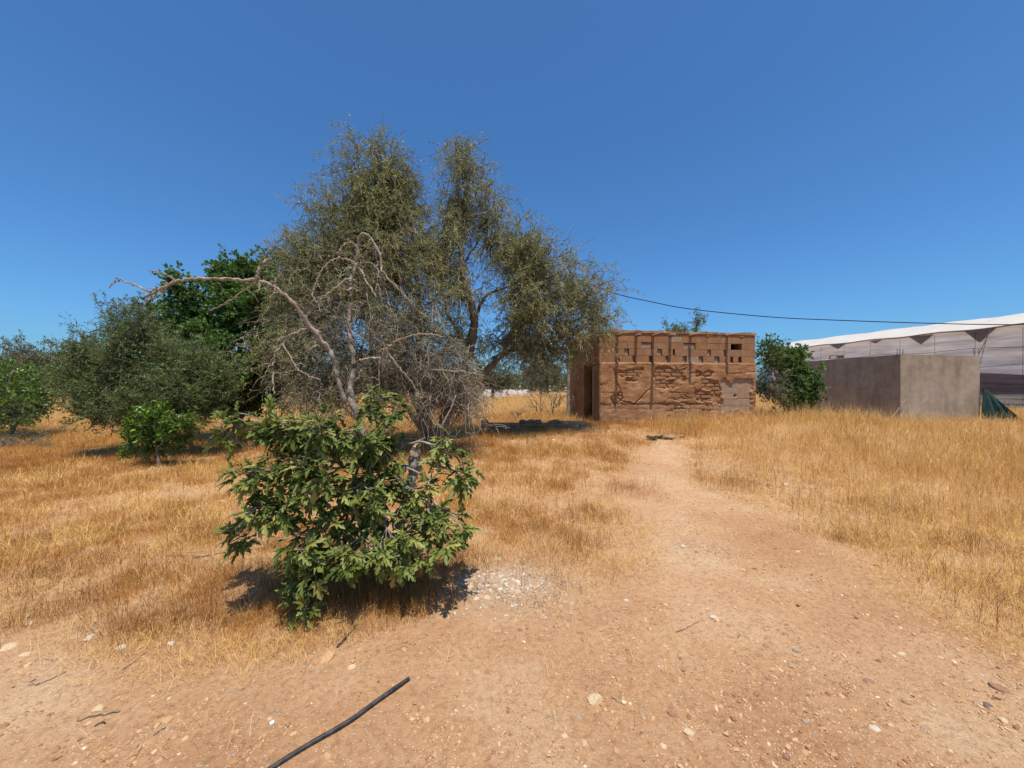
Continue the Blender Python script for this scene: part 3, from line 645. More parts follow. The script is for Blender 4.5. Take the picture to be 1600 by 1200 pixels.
for px, py, w, c, fl, lab in STONES: stone(px, py, w, c, fl, lab)
for k in range(62):
    while True:
        px, py = random.uniform(20, 1590), random.uniform(930, 1192); p = gp(px, py)
        if track_dist(np.array([p.x]), np.array([p.y]))[0] < 0.05: break
    stone(px, py, random.uniform(6, 10.5), random.choice(['tan', 'tan', 'tan', 'orange', 'brown', 'brown', 'cream', 'grey']), random.choice([.25, .45, .65]),
          'small loose stone lying on the bare earth of the track', 'small loose stones on the track')
for k in range(26):
    px, py = random.gauss(785, 50), random.gauss(915, 22)
    stone(px, py, random.uniform(8, 14), random.choice(['grey', 'white', 'tan', 'tan', 'cream']), .65,
          'pale broken stone lying in the gravel heap beside the fig bush', 'broken stones in the gravel heap')
stone(267, 1005, 12, 'scrap', .25, 'crumpled white plastic scrap caught in the weeds at the left verge', name='plastic_scrap', cat='litter')
stone(425, 1129, 10, 'scrap', .25, 'small white plastic scrap on the bare dirt left of the pipe', name='plastic_scrap', cat='litter')

# ------------------------------------------------------------------ sticks and pipe
def ground_line(pxs, r, mat, name, label, cat, lift=0.6, sides=6, per=6, r1=None, jit=0.003):
    pts = []
    for q in pxs:
        p = gp(*q); pts.append((p.x, p.y, p.z))
    c = catmull(pts, per); c[:, 2] = ground_h(c[:, 0], c[:, 1])+r*lift
    o0 = c[0].copy(); mb = MB()
    c = c-o0; n = len(c)
    if jit: c[1:-1] += rng.normal(0, jit, (n-2, 3))*[1, 1, 0.5]
    R = np.linspace(r, r1 if r1 else r, n)
    V, Fq = tubes(c[None], R[None], sides); mb.add(V, Fq)
    for e, s in ((0, 0), (n-1, 1)):                # end caps
        idx = np.arange(sides)+e*sides; mb.add(np.vstack([V[idx]]), np.arange(sides)[None, ::(-1 if s == 0 else 1)])
    o = link(name, mb.mesh(name, True), mat); o.location = o0
    return tag(o, label, cat)
ST = 'dry_stick'
ground_line([(54, 1072), (80, 1062), (104, 1050)], 0.005, M['bark_grey'], ST, 'dark dry stick on the dirt below the left verge, furthest left', 'stick', r1=0.003)
ground_line([(192, 1047), (212, 1032), (229, 1019)], 0.005, M['bark_grey'], ST, 'thin dark stick leaning at the fringe of the left weeds', 'stick', r1=0.002)
ground_line([(121, 1126), (155, 1118), (187, 1112)], 0.004, M['bark_grey'], ST, 'long grey stick beside the flat cream stone on the left dirt', 'stick', r1=0.003)
ground_line([(149, 1136), (156, 1130), (165, 1131)], 0.004, M['dark'], ST, 'short curved dark stick below the long grey stick', 'stick', r1=0.003)
ground_line([(354, 1081), (375, 1083), (398, 1089)], 0.004, M['bark_dead'], ST, 'short brown stick on the dirt below the front weeds', 'stick', r1=0.003)
ground_line([(240, 1150), (250, 1143), (259, 1137)], 0.004, M['bark_grey'], ST, 'short dark twig on the dirt below the orange cream stone', 'stick', r1=0.002)
ground_line([(1056, 988), (1075, 981), (1092, 971)], 0.004, M['bark_grey'], ST, 'thin curved twig on the track below the straw patch', 'stick', r1=0.002)
ground_line([(830, 1108), (852, 1118), (872, 1127)], 0.003, M['bark_dead'], ST, 'thin brown twig left of the large cream stone', 'stick', r1=0.002)
ground_line([(955, 1090), (965, 1096), (975, 1103)], 0.004, M['bark_grey'], ST, 'thin dark twig right of the large cream stone', 'stick', r1=0.003)
ground_line([(527, 1012), (540, 998), (560, 976)], 0.007, M['pipe'], 'black_hose', 'short buried piece of black hose poking from weeds below the fig bush', 'hose')
ground_line([(415, 1210), (479, 1169), (542, 1132), (588, 1099), (639, 1063)], 0.0105, M['pipe'], 'black_pipe', 'black plastic irrigation pipe lying on the dirt at the bottom edge', 'pipe', lift=0.95, sides=12, jit=0)

# ------------------------------------------------------------------ trees
def crown(lobes, nsec, ntwig, twig_len, droop, nsub, nleaf, lsize, lwid, up=0.1, leaf_spread=0.03, root=None, spray=0.5):
    """lobes: (centre, radii, weight, leafiness). Returns dict of arrays"""
    S0, E, TW, LF, CC = [], [], [], [], []
    for c, r, w, lf in lobes:
        c = np.array(c, float); r = np.array(r, float); n = max(3, int(nsec*w))
        d = unit(rng.normal(size=(n, 3))); e = c+d*r*rng.uniform(0.35, 1.0, (n, 1))**0.6
        s = c+rng.normal(0, 0.15, (n, 3))*r-np.array([0, 0, 0.5*r[2]])
        if root is not None: s = s+(np.array(root)-c)*0.12
        S0.append(s); E.append(e); LF.append(np.full(n, lf)); CC.append(np.repeat(c[None], n, 0))
    S0 = np.concatenate(S0); E = np.concatenate(E); LF = np.concatenate(LF); CC = np.concatenate(CC); B = len(S0)
    mid = (S0+E)/2+np.array([0, 0, 0.14])*np.linalg.norm(E-S0, axis=1, keepdims=True)+rng.normal(0, 0.08, (B, 3))
    t = np.linspace(0, 1, 7)[None, :, None]
    sec = (1-t)**2*S0[:, None]+2*t*(1-t)*mid[:, None]+t*t*E[:, None]; sec[:, 1:-1] += rng.normal(0, 0.02, (B, 5, 3))
    # twigs
    bi = np.repeat(np.arange(B), ntwig); n = len(bi); tt = rng.uniform(0.15, 1, n)**0.8
    k = np.minimum((tt*6).astype(int), 5); f = (tt*6-k)[:, None]; p = sec[bi, k]*(1-f)+sec[bi, k+1]*f
    out = unit(p-CC[bi]); d = unit(out*spray+rng.normal(size=(n, 3))*0.6+np.array([0, 0, up]))
    L = twig_len*rng.uniform(0.5, 1.3, n)
    u = np.linspace(0, 1, 4)[None, :, None]
    tw = p[:, None]+L[:, None, None]*(u*d[:, None]-np.array([0, 0, droop])*u**2); tw[:, 1:] += rng.normal(0, 0.085, (n, 3, 3))*L[:, None, None]
    # sub twigs
    si = np.repeat(np.arange(n), nsub); ns = len(si); a = rng.uniform(0.25, 1, ns); k = np.minimum((a*3).astype(int), 2); f = (a*3-k)[:, None]
    ps = tw[si, k]*(1-f)+tw[si, k+1]*f; ds = unit(rng.normal(size=(ns, 3))*0.9+d[si]*0.6-np.array([0, 0, droop*0.5]))
    Ls = (L[si]*rng.uniform(0.2, 0.55, ns))[:, None]
    sb = np.stack([ps, ps+ds*Ls*0.5, ps+ds*Ls+rng.normal(0, 0.15, (ns, 3))*Ls-np.array([0, 0, droop*0.3])*Ls], 1)
    # leaves on sub twigs
    lf = LF[bi[si]]; cnt = rng.binomial(nleaf, np.clip(lf, 0, 1)); li = np.repeat(np.arange(ns), cnt); nl = len(li)
    a = rng.uniform(0, 1, nl)[:, None]*2; k = np.minimum(a.astype(int), 1)[:, 0]; f = a-k[:, None]
    pl = sb[li, k]*(1-f)+sb[li, k+1]*f+rng.normal(0, leaf_spread, (nl, 3))*0.5
    dl = unit(rng.normal(size=(nl, 3))+ds[li]*0.7+np.array([0, 0, 0.15]))
    Ll = lsize*rng.uniform(0.6, 1.3, nl); Wl = Ll*lwid
    cl = fbm(pl[:, 0]*1.6+pl[:, 1]*0.7, pl[:, 2]*1.6+pl[:, 1]*0.5, 121, 3)
    tint = np.clip(0.15+0.7*cl+rng.normal(0, 0.2, nl), 0, 0.97); tint[rng.random(nl) < 0.012] = 1.0
    return dict(sec=sec, tw=tw, sb=sb, leaves=leaf_quads(pl, dl, Ll, Wl, tint), lf=LF, bi=bi, si=si)

def tree(name, loc, label, cat, lobes, trunk_pts, leafmat, twigmat, barkmat, nsec=10, ntwig=12, twig_len=0.4, droop=0.3, nsub=2, nleaf=5, lsize=0.05, lwid=0.4,
         group=None, up=0.1, twr=0.004, secr=0.014, spray=0.5, trunk_r=0.08, extra=None, seclim=None):
    t = thing(name, loc, label, cat, group=group); o = np.array(loc, float)
    L2 = [(np.array(c)-o, r, w, lf) for c, r, w, lf in lobes]
    root = np.array(trunk_pts[0][0])-o if trunk_pts else np.zeros(3)
    d = crown(L2, nsec, ntwig, twig_len, droop, nsub, nleaf, lsize, lwid, up, root=root, spray=spray)
    if trunk_pts:
        mb = MB()
        limb(mb, [np.array(p)-o for p in trunk_pts[0]], trunk_r, trunk_r*0.45, 9, 5, 0.1)
        link('trunk', mb.mesh('trunk', True), barkmat, t)
        for pts in trunk_pts[1:]:
            mb = MB(); limb(mb, [np.array(p)-o for p in pts], trunk_r*0.55, trunk_r*0.16, 7, 5, 0.12, 0.006)
            link('limb', mb.mesh('limb', True), barkmat, t)
    mb = MB()
    n = len(d['sec']); V, Fq = tubes(d['sec'], np.linspace(secr, secr*0.3, 7)[None], 4); mb.add(V, Fq, np.repeat(rng.uniform(0, 0.6, n), 28))
    n = len(d['tw']); V, Fq = tubes(d['tw'], np.linspace(twr, twr*0.5, 4)[None], 3); mb.add(V, Fq, np.repeat(np.clip(rng.normal(0.5, 0.25, n), 0, 1), 12))
    n = len(d['sb']); V, Fq = tubes(d['sb'], np.linspace(twr*0.7, twr*0.35, 3)[None], 3); mb.add(V, Fq, np.repeat(np.clip(rng.normal(0.5, 0.3, n), 0, 1), 9))
    link('twigs', mb.mesh('twigs'), twigmat, t, 'stuff')
    if len(d['leaves'][1]): link('foliage', make_mesh('foliage', *d['leaves']), leafmat, t, 'stuff')
    return t

def lobe(px, py, rx, ry, Y, w=1.0, lf=1.0, depth=None):
    c = P(px, py, Y); rX = rx*Y/F; rZ = ry*Y/F
    return (tuple(c), (rX, depth if depth else (rX+rZ)*0.55, rZ), w, lf)

# the large argan tree behind the fig bush
AB = gp(684, 688); AY = AB.y
def build_argan():
    t = thing('argan_tree', AB, 'large grey-green thorny tree towering behind the fig bush', 'tree'); o = np.array(AB)
    Y = 9.2
    live = [lobe(595, 248, 48, 46, Y, 1.0), lobe(572, 310, 66, 50, Y, 1.5), lobe(532, 345, 54, 54, Y, 1.5, .9), lobe(558, 275, 42, 46, Y, .7, .8), lobe(478, 410, 48, 60, Y-0.3, 1.5, .8), lobe(662, 365, 36, 50, Y+.2, .4, .8),
            lobe(608, 372, 72, 62, Y-0.4, 1.7, .75), lobe(632, 300, 36, 50, Y, .7, .9), lobe(735, 228, 36, 36, Y+0.4, .45, .6), lobe(722, 292, 48, 46, Y+0.3, .9, .75),
            lobe(690, 375, 42, 58, Y, 1.1, .9), lobe(768, 312, 24, 36, Y+0.2, .35, .7), lobe(778, 350, 34, 32, Y, .5, .7), lobe(822, 378, 40, 40, Y-0.2, 1.0, .95),
            lobe(862, 408, 46, 42, Y-0.3, 1.1, .95), lobe(925, 448, 44, 40, Y, .55, .7), lobe(842, 455, 60, 45, Y-0.3, 1.3, .9), lobe(905, 500, 50, 32, Y-0.1, .6, .8),
            lobe(950, 490, 30, 34, Y, .3, .7), lobe(800, 520, 55, 40, Y+0.4, .85, .8), lobe(865, 545, 56, 30, Y+0.2, .9, .75), lobe(730, 440, 34, 45, Y-0.3, .5, .9), lobe(720, 510, 55, 50, Y+0.8, .6, .8)]
    d = crown(live, 19, 17, 0.60, 0.55, 3, 9, 0.050, 0.40, 0.12, root=np.array(AB)+[0, 0, 3])
    dead = [lobe(535, 425, 84, 56, Y-0.7, 2.3, .65), lobe(625, 455, 80, 62, Y-0.8, 2.0, .55), lobe(470, 430, 44, 60, Y-.5, 1.2, .65), lobe(505, 375, 54, 46, Y-.4, 1.0, .7), lobe(560, 525, 100, 56, Y-1.3, 2.3, .3), lobe(655, 540, 80, 56, Y-1.1, 2.0, .2),
            lobe(450, 560, 60, 52, Y-1.2, 1.3, .6), lobe(715, 585, 44, 42, Y-1.2, 1.1, .08), lobe(475, 490, 50, 52, Y-.6, 1.2, .6), lobe(690, 612, 60, 34, Y-1.6, 1.2, .04), lobe(480, 605, 70, 30, Y-1.2, 1.1, .35), lobe(585, 600, 60, 28, Y-1.3, .8, .1)]
    e = crown(dead, 13, 14, 0.60, 0.55, 5, 9, 0.046, 0.38, 0.1, root=np.array(AB)+[0, 0, 1])
    limbs = [([(684, 690), (700, 640), (728, 570), (741, 510), (738, 482), (728, 445), (721, 402), (719, 344), (715, 270), (712, 220)], 0.15, 0.02),
             ([(676, 690), (662, 620), (655, 540), (652, 453), (647, 402), (641, 351), (625, 290)], 0.11, 0.02),
             ([(700, 650), (755, 585), (790, 545), (806, 496), (818, 460), (830, 424), (838, 390)], 0.10, 0.02),
             ([(741, 500), (757, 466), (786, 451), (815, 440)], 0.045, 0.015), ([(800, 512), (840, 478), (885, 462), (930, 460)], 0.05, 0.012),
             ([(668, 680), (630, 580), (590, 490), (560, 400), (545, 340)], 0.085, 0.018), ([(655, 480), (620, 400), (600, 320), (593, 250)], 0.05, 0.012),
             ([(735, 545), (700, 490), (690, 430), (692, 360)], 0.05, 0.014), ([(770, 560), (830, 540), (880, 548), (920, 560)], 0.05, 0.012),
             ([(672, 690), (610, 610), (540, 560), (470, 540)], 0.07, 0.015), ([(720, 420), (745, 380), (770, 340), (785, 310)], 0.03, 0.008)]
    for i, (pts, r0, r1) in enumerate(limbs):
        mb = MB(); n = len(pts); q = []
        for k, (px, py) in enumerate(pts):
            Yk = AY-0.1 if k == 0 else (AY+(Y-AY)*min(1, k/2.5))+(0.2*math.sin(i*2.1+k))*(k > 1)
            v = P(px, py, Yk); q.append(np.array(v)-o)
        limb(mb, q, r0, r1, 8, 5, 0.10, 0.012)
        link('trunk' if i < 2 else 'limb', mb.mesh('limb', True), M['bark_grey'], t)
    # twisting low stems at the foot
    for pts, r in (([(690, 700), (672, 660), (648, 620), (622, 585)], .035), ([(694, 702), (704, 668), (724, 640), (752, 628)], .03), ([(700, 700), (735, 655), (760, 652)], .025)):
        mb = MB(); limb(mb, [np.array(P(x, y, AY-0.7))-o for x, y in pts], r, r*0.4, 7, 5, .12, .01); link('stem', mb.mesh('stem', True), M['bark_grey'], t)
    for dd, nm, tm in ((d, 'twigs', M['twig']), (e, 'dead_twigs', M['twig_dead'])):
        mb = MB()
        n = len(dd['sec']); V, Fq = tubes(dd['sec']-o, np.linspace(0.018, 0.006, 7)[None], 4); mb.add(V, Fq, np.repeat(rng.uniform(0, 0.5, n), 28))
        n = len(dd['tw']); V, Fq = tubes(dd['tw']-o, np.linspace(0.0065, 0.0035, 4)[None], 3); mb.add(V, Fq, np.repeat(np.clip(rng.normal(0.5, 0.25, n), 0, 1), 12))
        n = len(dd['sb']); V, Fq = tubes(dd['sb']-o, np.linspace(0.0045, 0.0025, 3)[None], 3); mb.add(V, Fq, np.repeat(np.clip(rng.normal(0.55, 0.3, n), 0, 1), 9))
        link(nm, mb.mesh(nm), tm, t, 'stuff')
    mb = MB()
    for dd in (d, e):
        V, Fq, tn = dd['leaves']; mb.add(V-o, Fq, tn)
    link('foliage', mb.mesh('foliage'), M['argan'], t, 'stuff')
build_argan()

def trunk_px(base, pts, Y): return [tuple(base)]+[tuple(P(x, y, Y)) for x, y in pts]

# dark green carob at the left behind
cb = gp(372, 668); Y = 11.0
cb = Vector(((372-800)/F*Y, Y, gz((372-800)/F*Y, Y)))
tree('carob_tree', cb, 'dense dark green tree behind the dead hooked branch', 'tree',
     [lobe(395, 455, 70, 55, Y, 2.0), lobe(330, 480, 60, 55, Y, 1.6), lobe(430, 480, 60, 70, Y, 1.8), lobe(300, 530, 60, 55, Y-.4, 1.5), lobe(380, 540, 80, 60, Y-.6, 2.0), lobe(440, 560, 60, 60, Y, 1.2), lobe(400, 422, 40, 26, Y, .9), lobe(262, 500, 26, 24, Y, .5), lobe(380, 605, 70, 36, Y-.3, 1.5), lobe(340, 432, 26, 22, Y, .4), lobe(450, 430, 30, 34, Y, .7)],
     [trunk_px(cb, [(372, 640), (368, 590), (378, 530)], Y), trunk_px(P(368, 600, Y), [(340, 550), (310, 500)], Y), trunk_px(P(370, 600, Y), [(410, 540), (430, 470)], Y)],
     M['carob'], M['twig'], M['bark_grey'], nsec=17, ntwig=14, twig_len=0.42, droop=0.15, nsub=2, nleaf=11, lsize=0.11, lwid=0.6, trunk_r=0.14, up=0.35)

# olive bushes in front of it
Y = 8.6
ob = Vector(((200-800)/F*Y, Y, gz((200-800)/F*Y, Y)))
tree('olive_tree', ob, 'grey-green olive bush with upright shoots, left one of the two', 'tree',
     [lobe(165, 590, 44, 36, Y, 1.4), lobe(208, 556, 34, 48, Y, 1.5), lobe(150, 630, 42, 34, Y-.2, 1.2), lobe(215, 635, 60, 40, Y-.3, 1.7), lobe(195, 525, 26, 30, Y, .5, .8), lobe(155, 548, 26, 24, Y, .5, .9), lobe(222, 508, 14, 30, Y, .4, .8), lobe(188, 505, 10, 24, Y, .3, .8), lobe(133, 545, 14, 22, Y, .3, .9), lobe(125, 585, 22, 30, Y, .6)],
     [trunk_px(ob, [(205, 680), (200, 620), (190, 560)], Y), trunk_px(P(203, 670, Y), [(225, 600), (222, 520), (218, 490)], Y), trunk_px(P(203, 670, Y), [(165, 620), (150, 560)], Y)],
     M['olive'], M['twig'], M['bark_grey'], nsec=16, ntwig=15, twig_len=0.46, droop=0.0, nsub=3, nleaf=9, lsize=0.062, lwid=0.3, trunk_r=0.06, up=1.0)
ob = Vector(((300-800)/F*Y, Y, gz((300-800)/F*Y, Y)))
tree('olive_tree', ob, 'rounded grey-green olive bush between the dark tree and the small citrus', 'tree',
     [lobe(292, 580, 40, 36, Y, 1.5), lobe(325, 604, 38, 34, Y, 1.3), lobe(270, 620, 44, 36, Y-.2, 1.2), lobe(315, 630, 36, 24, Y-.1, .8), lobe(262, 558, 20, 24, Y, .5), lobe(310, 555, 16, 26, Y, .4), lobe(345, 600, 22, 22, Y, .5)],
     [trunk_px(ob, [(298, 680), (292, 620), (285, 570)], Y), trunk_px(P(297, 670, Y), [(318, 620), (322, 585)], Y)],
     M['olive'], M['twig'], M['bark_grey'], nsec=16, ntwig=15, twig_len=0.42, droop=0.05, nsub=3, nleaf=9, lsize=0.062, lwid=0.3, trunk_r=0.05, up=0.9)

# the small bright citrus
lb = gp(248, 729); Y = lb.y
tree('citrus_tree', lb, 'small bright green citrus tree with bare thin trunk in the dry grass', 'tree',
     [lobe(232, 664, 34, 24, Y, 1.3), lobe(205, 674, 24, 18, Y, .6), lobe(280, 666, 30, 20, Y, .8), lobe(304, 662, 22, 10, Y, .4, .7), lobe(255, 688, 34, 14, Y, .8), lobe(243, 642, 16, 14, Y, .4), lobe(215, 698, 22, 8, Y, .3)],
     [trunk_px(lb, [(247, 712), (244, 695), (240, 675)], Y), trunk_px(P(245, 700, Y), [(270, 680), (300, 664)], Y), trunk_px(P(245, 695, Y), [(225, 680), (212, 668)], Y)],
     M['citrus'], M['twig'], M['bark_grey'], nsec=11, ntwig=8, twig_len=0.16, droop=0.05, nsub=2, nleaf=6, lsize=0.08, lwid=0.45, trunk_r=0.035, up=0.5, twr=.003, secr=.008)

# left edge citrus with a dead lower side
Y = 11.5
eb = Vector(((20-800)/F*Y, Y, gz((20-800)/F*Y, Y)))
tree('citrus_tree', eb, 'yellow-green citrus tree with dead grey lower twigs at the left edge', 'tree',
     [lobe(15, 590, 45, 28, Y, 1.6), lobe(55, 600, 24, 28, Y, 1.0), lobe(-40, 590, 45, 40, Y, 1.6), lobe(10, 622, 48, 24, Y-.5, 2.2, .6), lobe(55, 626, 24, 18, Y, 1.0, .8), lobe(-20, 640, 50, 18, Y-.3, 1.4, .5), lobe(25, 648, 34, 12, Y-.6, 1.2, .3)],
     [trunk_px(eb, [(20, 650), (15, 610), (20, 580)], Y)],
     M['citrus'], M['twig_dead'], M['bark_grey'], nsec=12, ntwig=12, twig_len=0.35, droop=0.2, nsub=2, nleaf=6, lsize=0.09, lwid=0.5, trunk_r=0.07, up=0.2)
sb_ = gp(38, 700); Y = sb_.y
tree('sage_bush', sb_, 'low dusty sage-green bush in the dry grass near the left edge', 'bush',
     [lobe(40, 690, 32, 16, Y, 1.2), lobe(10, 700, 26, 12, Y, .8), lobe(75, 700, 20, 12, Y, .5)], [],
     M['sage'], M['twig_dead'], M['bark_grey'], nsec=10, ntwig=10, twig_len=0.16, droop=0.0, nsub=2, nleaf=5, lsize=0.04, lwid=0.25, up=0.8, twr=.003, secr=.005)

# far trees, each its own
FAR = [(62, 560, 38, 34, 26, 'rounded hazy grey-green tree on the skyline above the left citrus'), (8, 560, 44, 30, 30, 'low hazy olive-green tree at the left picture edge skyline'),
       (100, 568, 22, 24, 28, 'slim small hazy tree standing right of the rounded skyline tree'), (128, 575, 22, 26, 24, 'hazy olive-green tree half behind the left olive bush'),
       (-50, 560, 40, 34, 30, 'hazy tree just off the left edge of the skyline')]
for px, py, rx, ry, Y, lab in FAR:
    X = (px-800)/F*Y; z = gz(X, Y)
    tree('far_tree', (X, Y, z), lab, 'tree', [lobe(px, py, rx, ry, Y, 1.6), lobe(px-rx*.4, py+ry*.4, rx*.8, ry*.8, Y, 1.0), lobe(px+rx*.4, py+ry*.5, rx*.7, ry*.8, Y, 1.0)],
         [[(X, Y, z), tuple(P(px-2, py+ry*.9, Y)), tuple(P(px, py, Y))]], M['far'], M['twig'], M['bark_grey'], nsec=15, ntwig=11, twig_len=0.7, droop=0.3, nsub=2, nleaf=7, lsize=0.16, lwid=0.35, trunk_r=0.12, twr=.012, secr=.03, group=None)
MID = [(700, 585, 44, 20, 30, 'far tree seen under the big crown left of the white tunnel'), (770, 580, 36, 22, 34, 'far olive-green tree seen behind the white tunnel'), (845, 580, 34, 22, 34, 'far olive-green tree seen left of the hut under the big crown'),
       (600, 585, 50, 22, 30, 'far tree mostly hidden behind the dead twigs')]
for px, py, rx, ry, Y, lab in MID:
    X = (px-800)/F*Y; z = gz(X, Y)
    tree('far_tree', (X, Y, z), lab, 'tree', [lobe(px, py, rx, ry, Y, 1.4), lobe(px+rx*.5, py+6, rx*.6, ry*.7, Y, .8)],
         [[(X, Y, z), tuple(P(px, py+10, Y)), tuple(P(px, py, Y))]], M['far'], M['twig'], M['bark_grey'], nsec=16, ntwig=11, twig_len=0.8, droop=0.3, nsub=2, nleaf=8, lsize=0.2, lwid=0.35, trunk_r=0.14, twr=.012, secr=.03)
# the wood on the horizon, one mass
n = 6500; az = rng.uniform(-1.05, 1.05, n); R0 = rng.uniform(70, 95, n); X = np.sin(az)*R0; Yd = np.cos(az)*R0
hh = (1.6+3.0*fbm(az*26, az*0, 501, 4))*np.where(az > 0.25, .55, 1.0); z = rng.random(n)**.8*hh
pd = np.repeat(np.stack([X, Yd, z], 1), 7, 0)+rng.normal(0, .35, (n*7, 3)); dd_ = unit(rng.normal(size=(n*7, 3)))
V, Fq, tn = leaf_quads(pd, dd_, rng.uniform(.4, .8, n*7), rng.uniform(.25, .45, n*7), np.clip(rng.normal(.5, .25, n*7), 0, 1))
tag(link('distant_wood', make_mesh('distant_wood', V, Fq, tn), M['far']), 'hazy green line of distant trees along the horizon', 'trees', kind='stuff')
# tops behind the hut roof
Y = 18
for i, (lobes_, lab) in enumerate([([lobe(1056, 512, 20, 12, Y, .7, .9), lobe(1044, 520, 16, 12, Y, .5, .9), lobe(1068, 525, 14, 14, Y, .4)], 'low bushy tree top showing above the hut roof'),
                                   ([lobe(1088, 495, 5, 12, Y, .4, 1), lobe(1089, 514, 8, 10, Y, .4)], 'narrow upright tree top poking above the hut roof')]):
    px = (1056, 1088)[i]; X = (px-800)/F*Y; z = gz(X, Y)
    tree('roof_backdrop_tree' if 0 else 'background_tree', (X, Y, z), lab, 'tree', lobes_, [[(X, Y, z), tuple(P(px-2, 560, Y)), tuple(P(px, 512, Y))]], M['olive'], M['twig'], M['bark_grey'],
         nsec=12, ntwig=8, twig_len=0.35, droop=-0.1, nsub=2, nleaf=6, lsize=0.09, lwid=0.35, trunk_r=0.08, twr=.006, secr=.015, up=0.9)
# bush between hut and cement wall
Y = 12.2
X = (1230-800)/F*Y
tree('green_bush', (X, Y, gz(X, Y)), 'green bush with dead brown branches between the hut and the cement wall', 'bush',
     [lobe(1226, 556, 22, 22, Y, .8, .85), lobe(1252, 585, 26, 32, Y, 1.1, .8), lobe(1206, 592, 24, 38, Y-.5, 1.8, .05), lobe(1205, 548, 20, 22, Y-.3, .8, .25), lobe(1240, 615, 34, 20, Y-.1, .9, .55), lobe(1200, 540, 14, 16, Y, .3, .3), lobe(1268, 610, 14, 18, Y, .4, .9)],
     [trunk_px((X, Y, gz(X, Y)), [(1228, 620), (1225, 580), (1222, 555)], Y), trunk_px((X, Y, gz(X, Y)), [(1215, 600), (1202, 545), (1204, 520)], Y)],
     M['carob'], M['twig_dead'], M['bark_grey'], nsec=17, ntwig=14, twig_len=0.3, droop=0.25, nsub=3, nleaf=8, lsize=0.09, lwid=0.6, trunk_r=0.05, up=0.2)
# bare dry shrub left of the hut
q = gp(862, 655); Y = q.y
tree('dead_shrub', q, 'bare grey dead shrub beside the low rubble wall left of the hut', 'shrub',
     [lobe(868, 618, 26, 26, Y, 1.0, .0), lobe(838, 628, 22, 20, Y, .7, .0), lobe(800, 640, 24, 14, Y, .5, .0)],
     [trunk_px(q, [(866, 630), (876, 595)], Y), trunk_px(q, [(850, 630), (842, 605)], Y)],
     M['argan'], M['twig_dead'], M['bark_grey'], nsec=9, ntwig=8, twig_len=0.35, droop=0.1, nsub=2, nleaf=0, trunk_r=0.025, up=0.3)

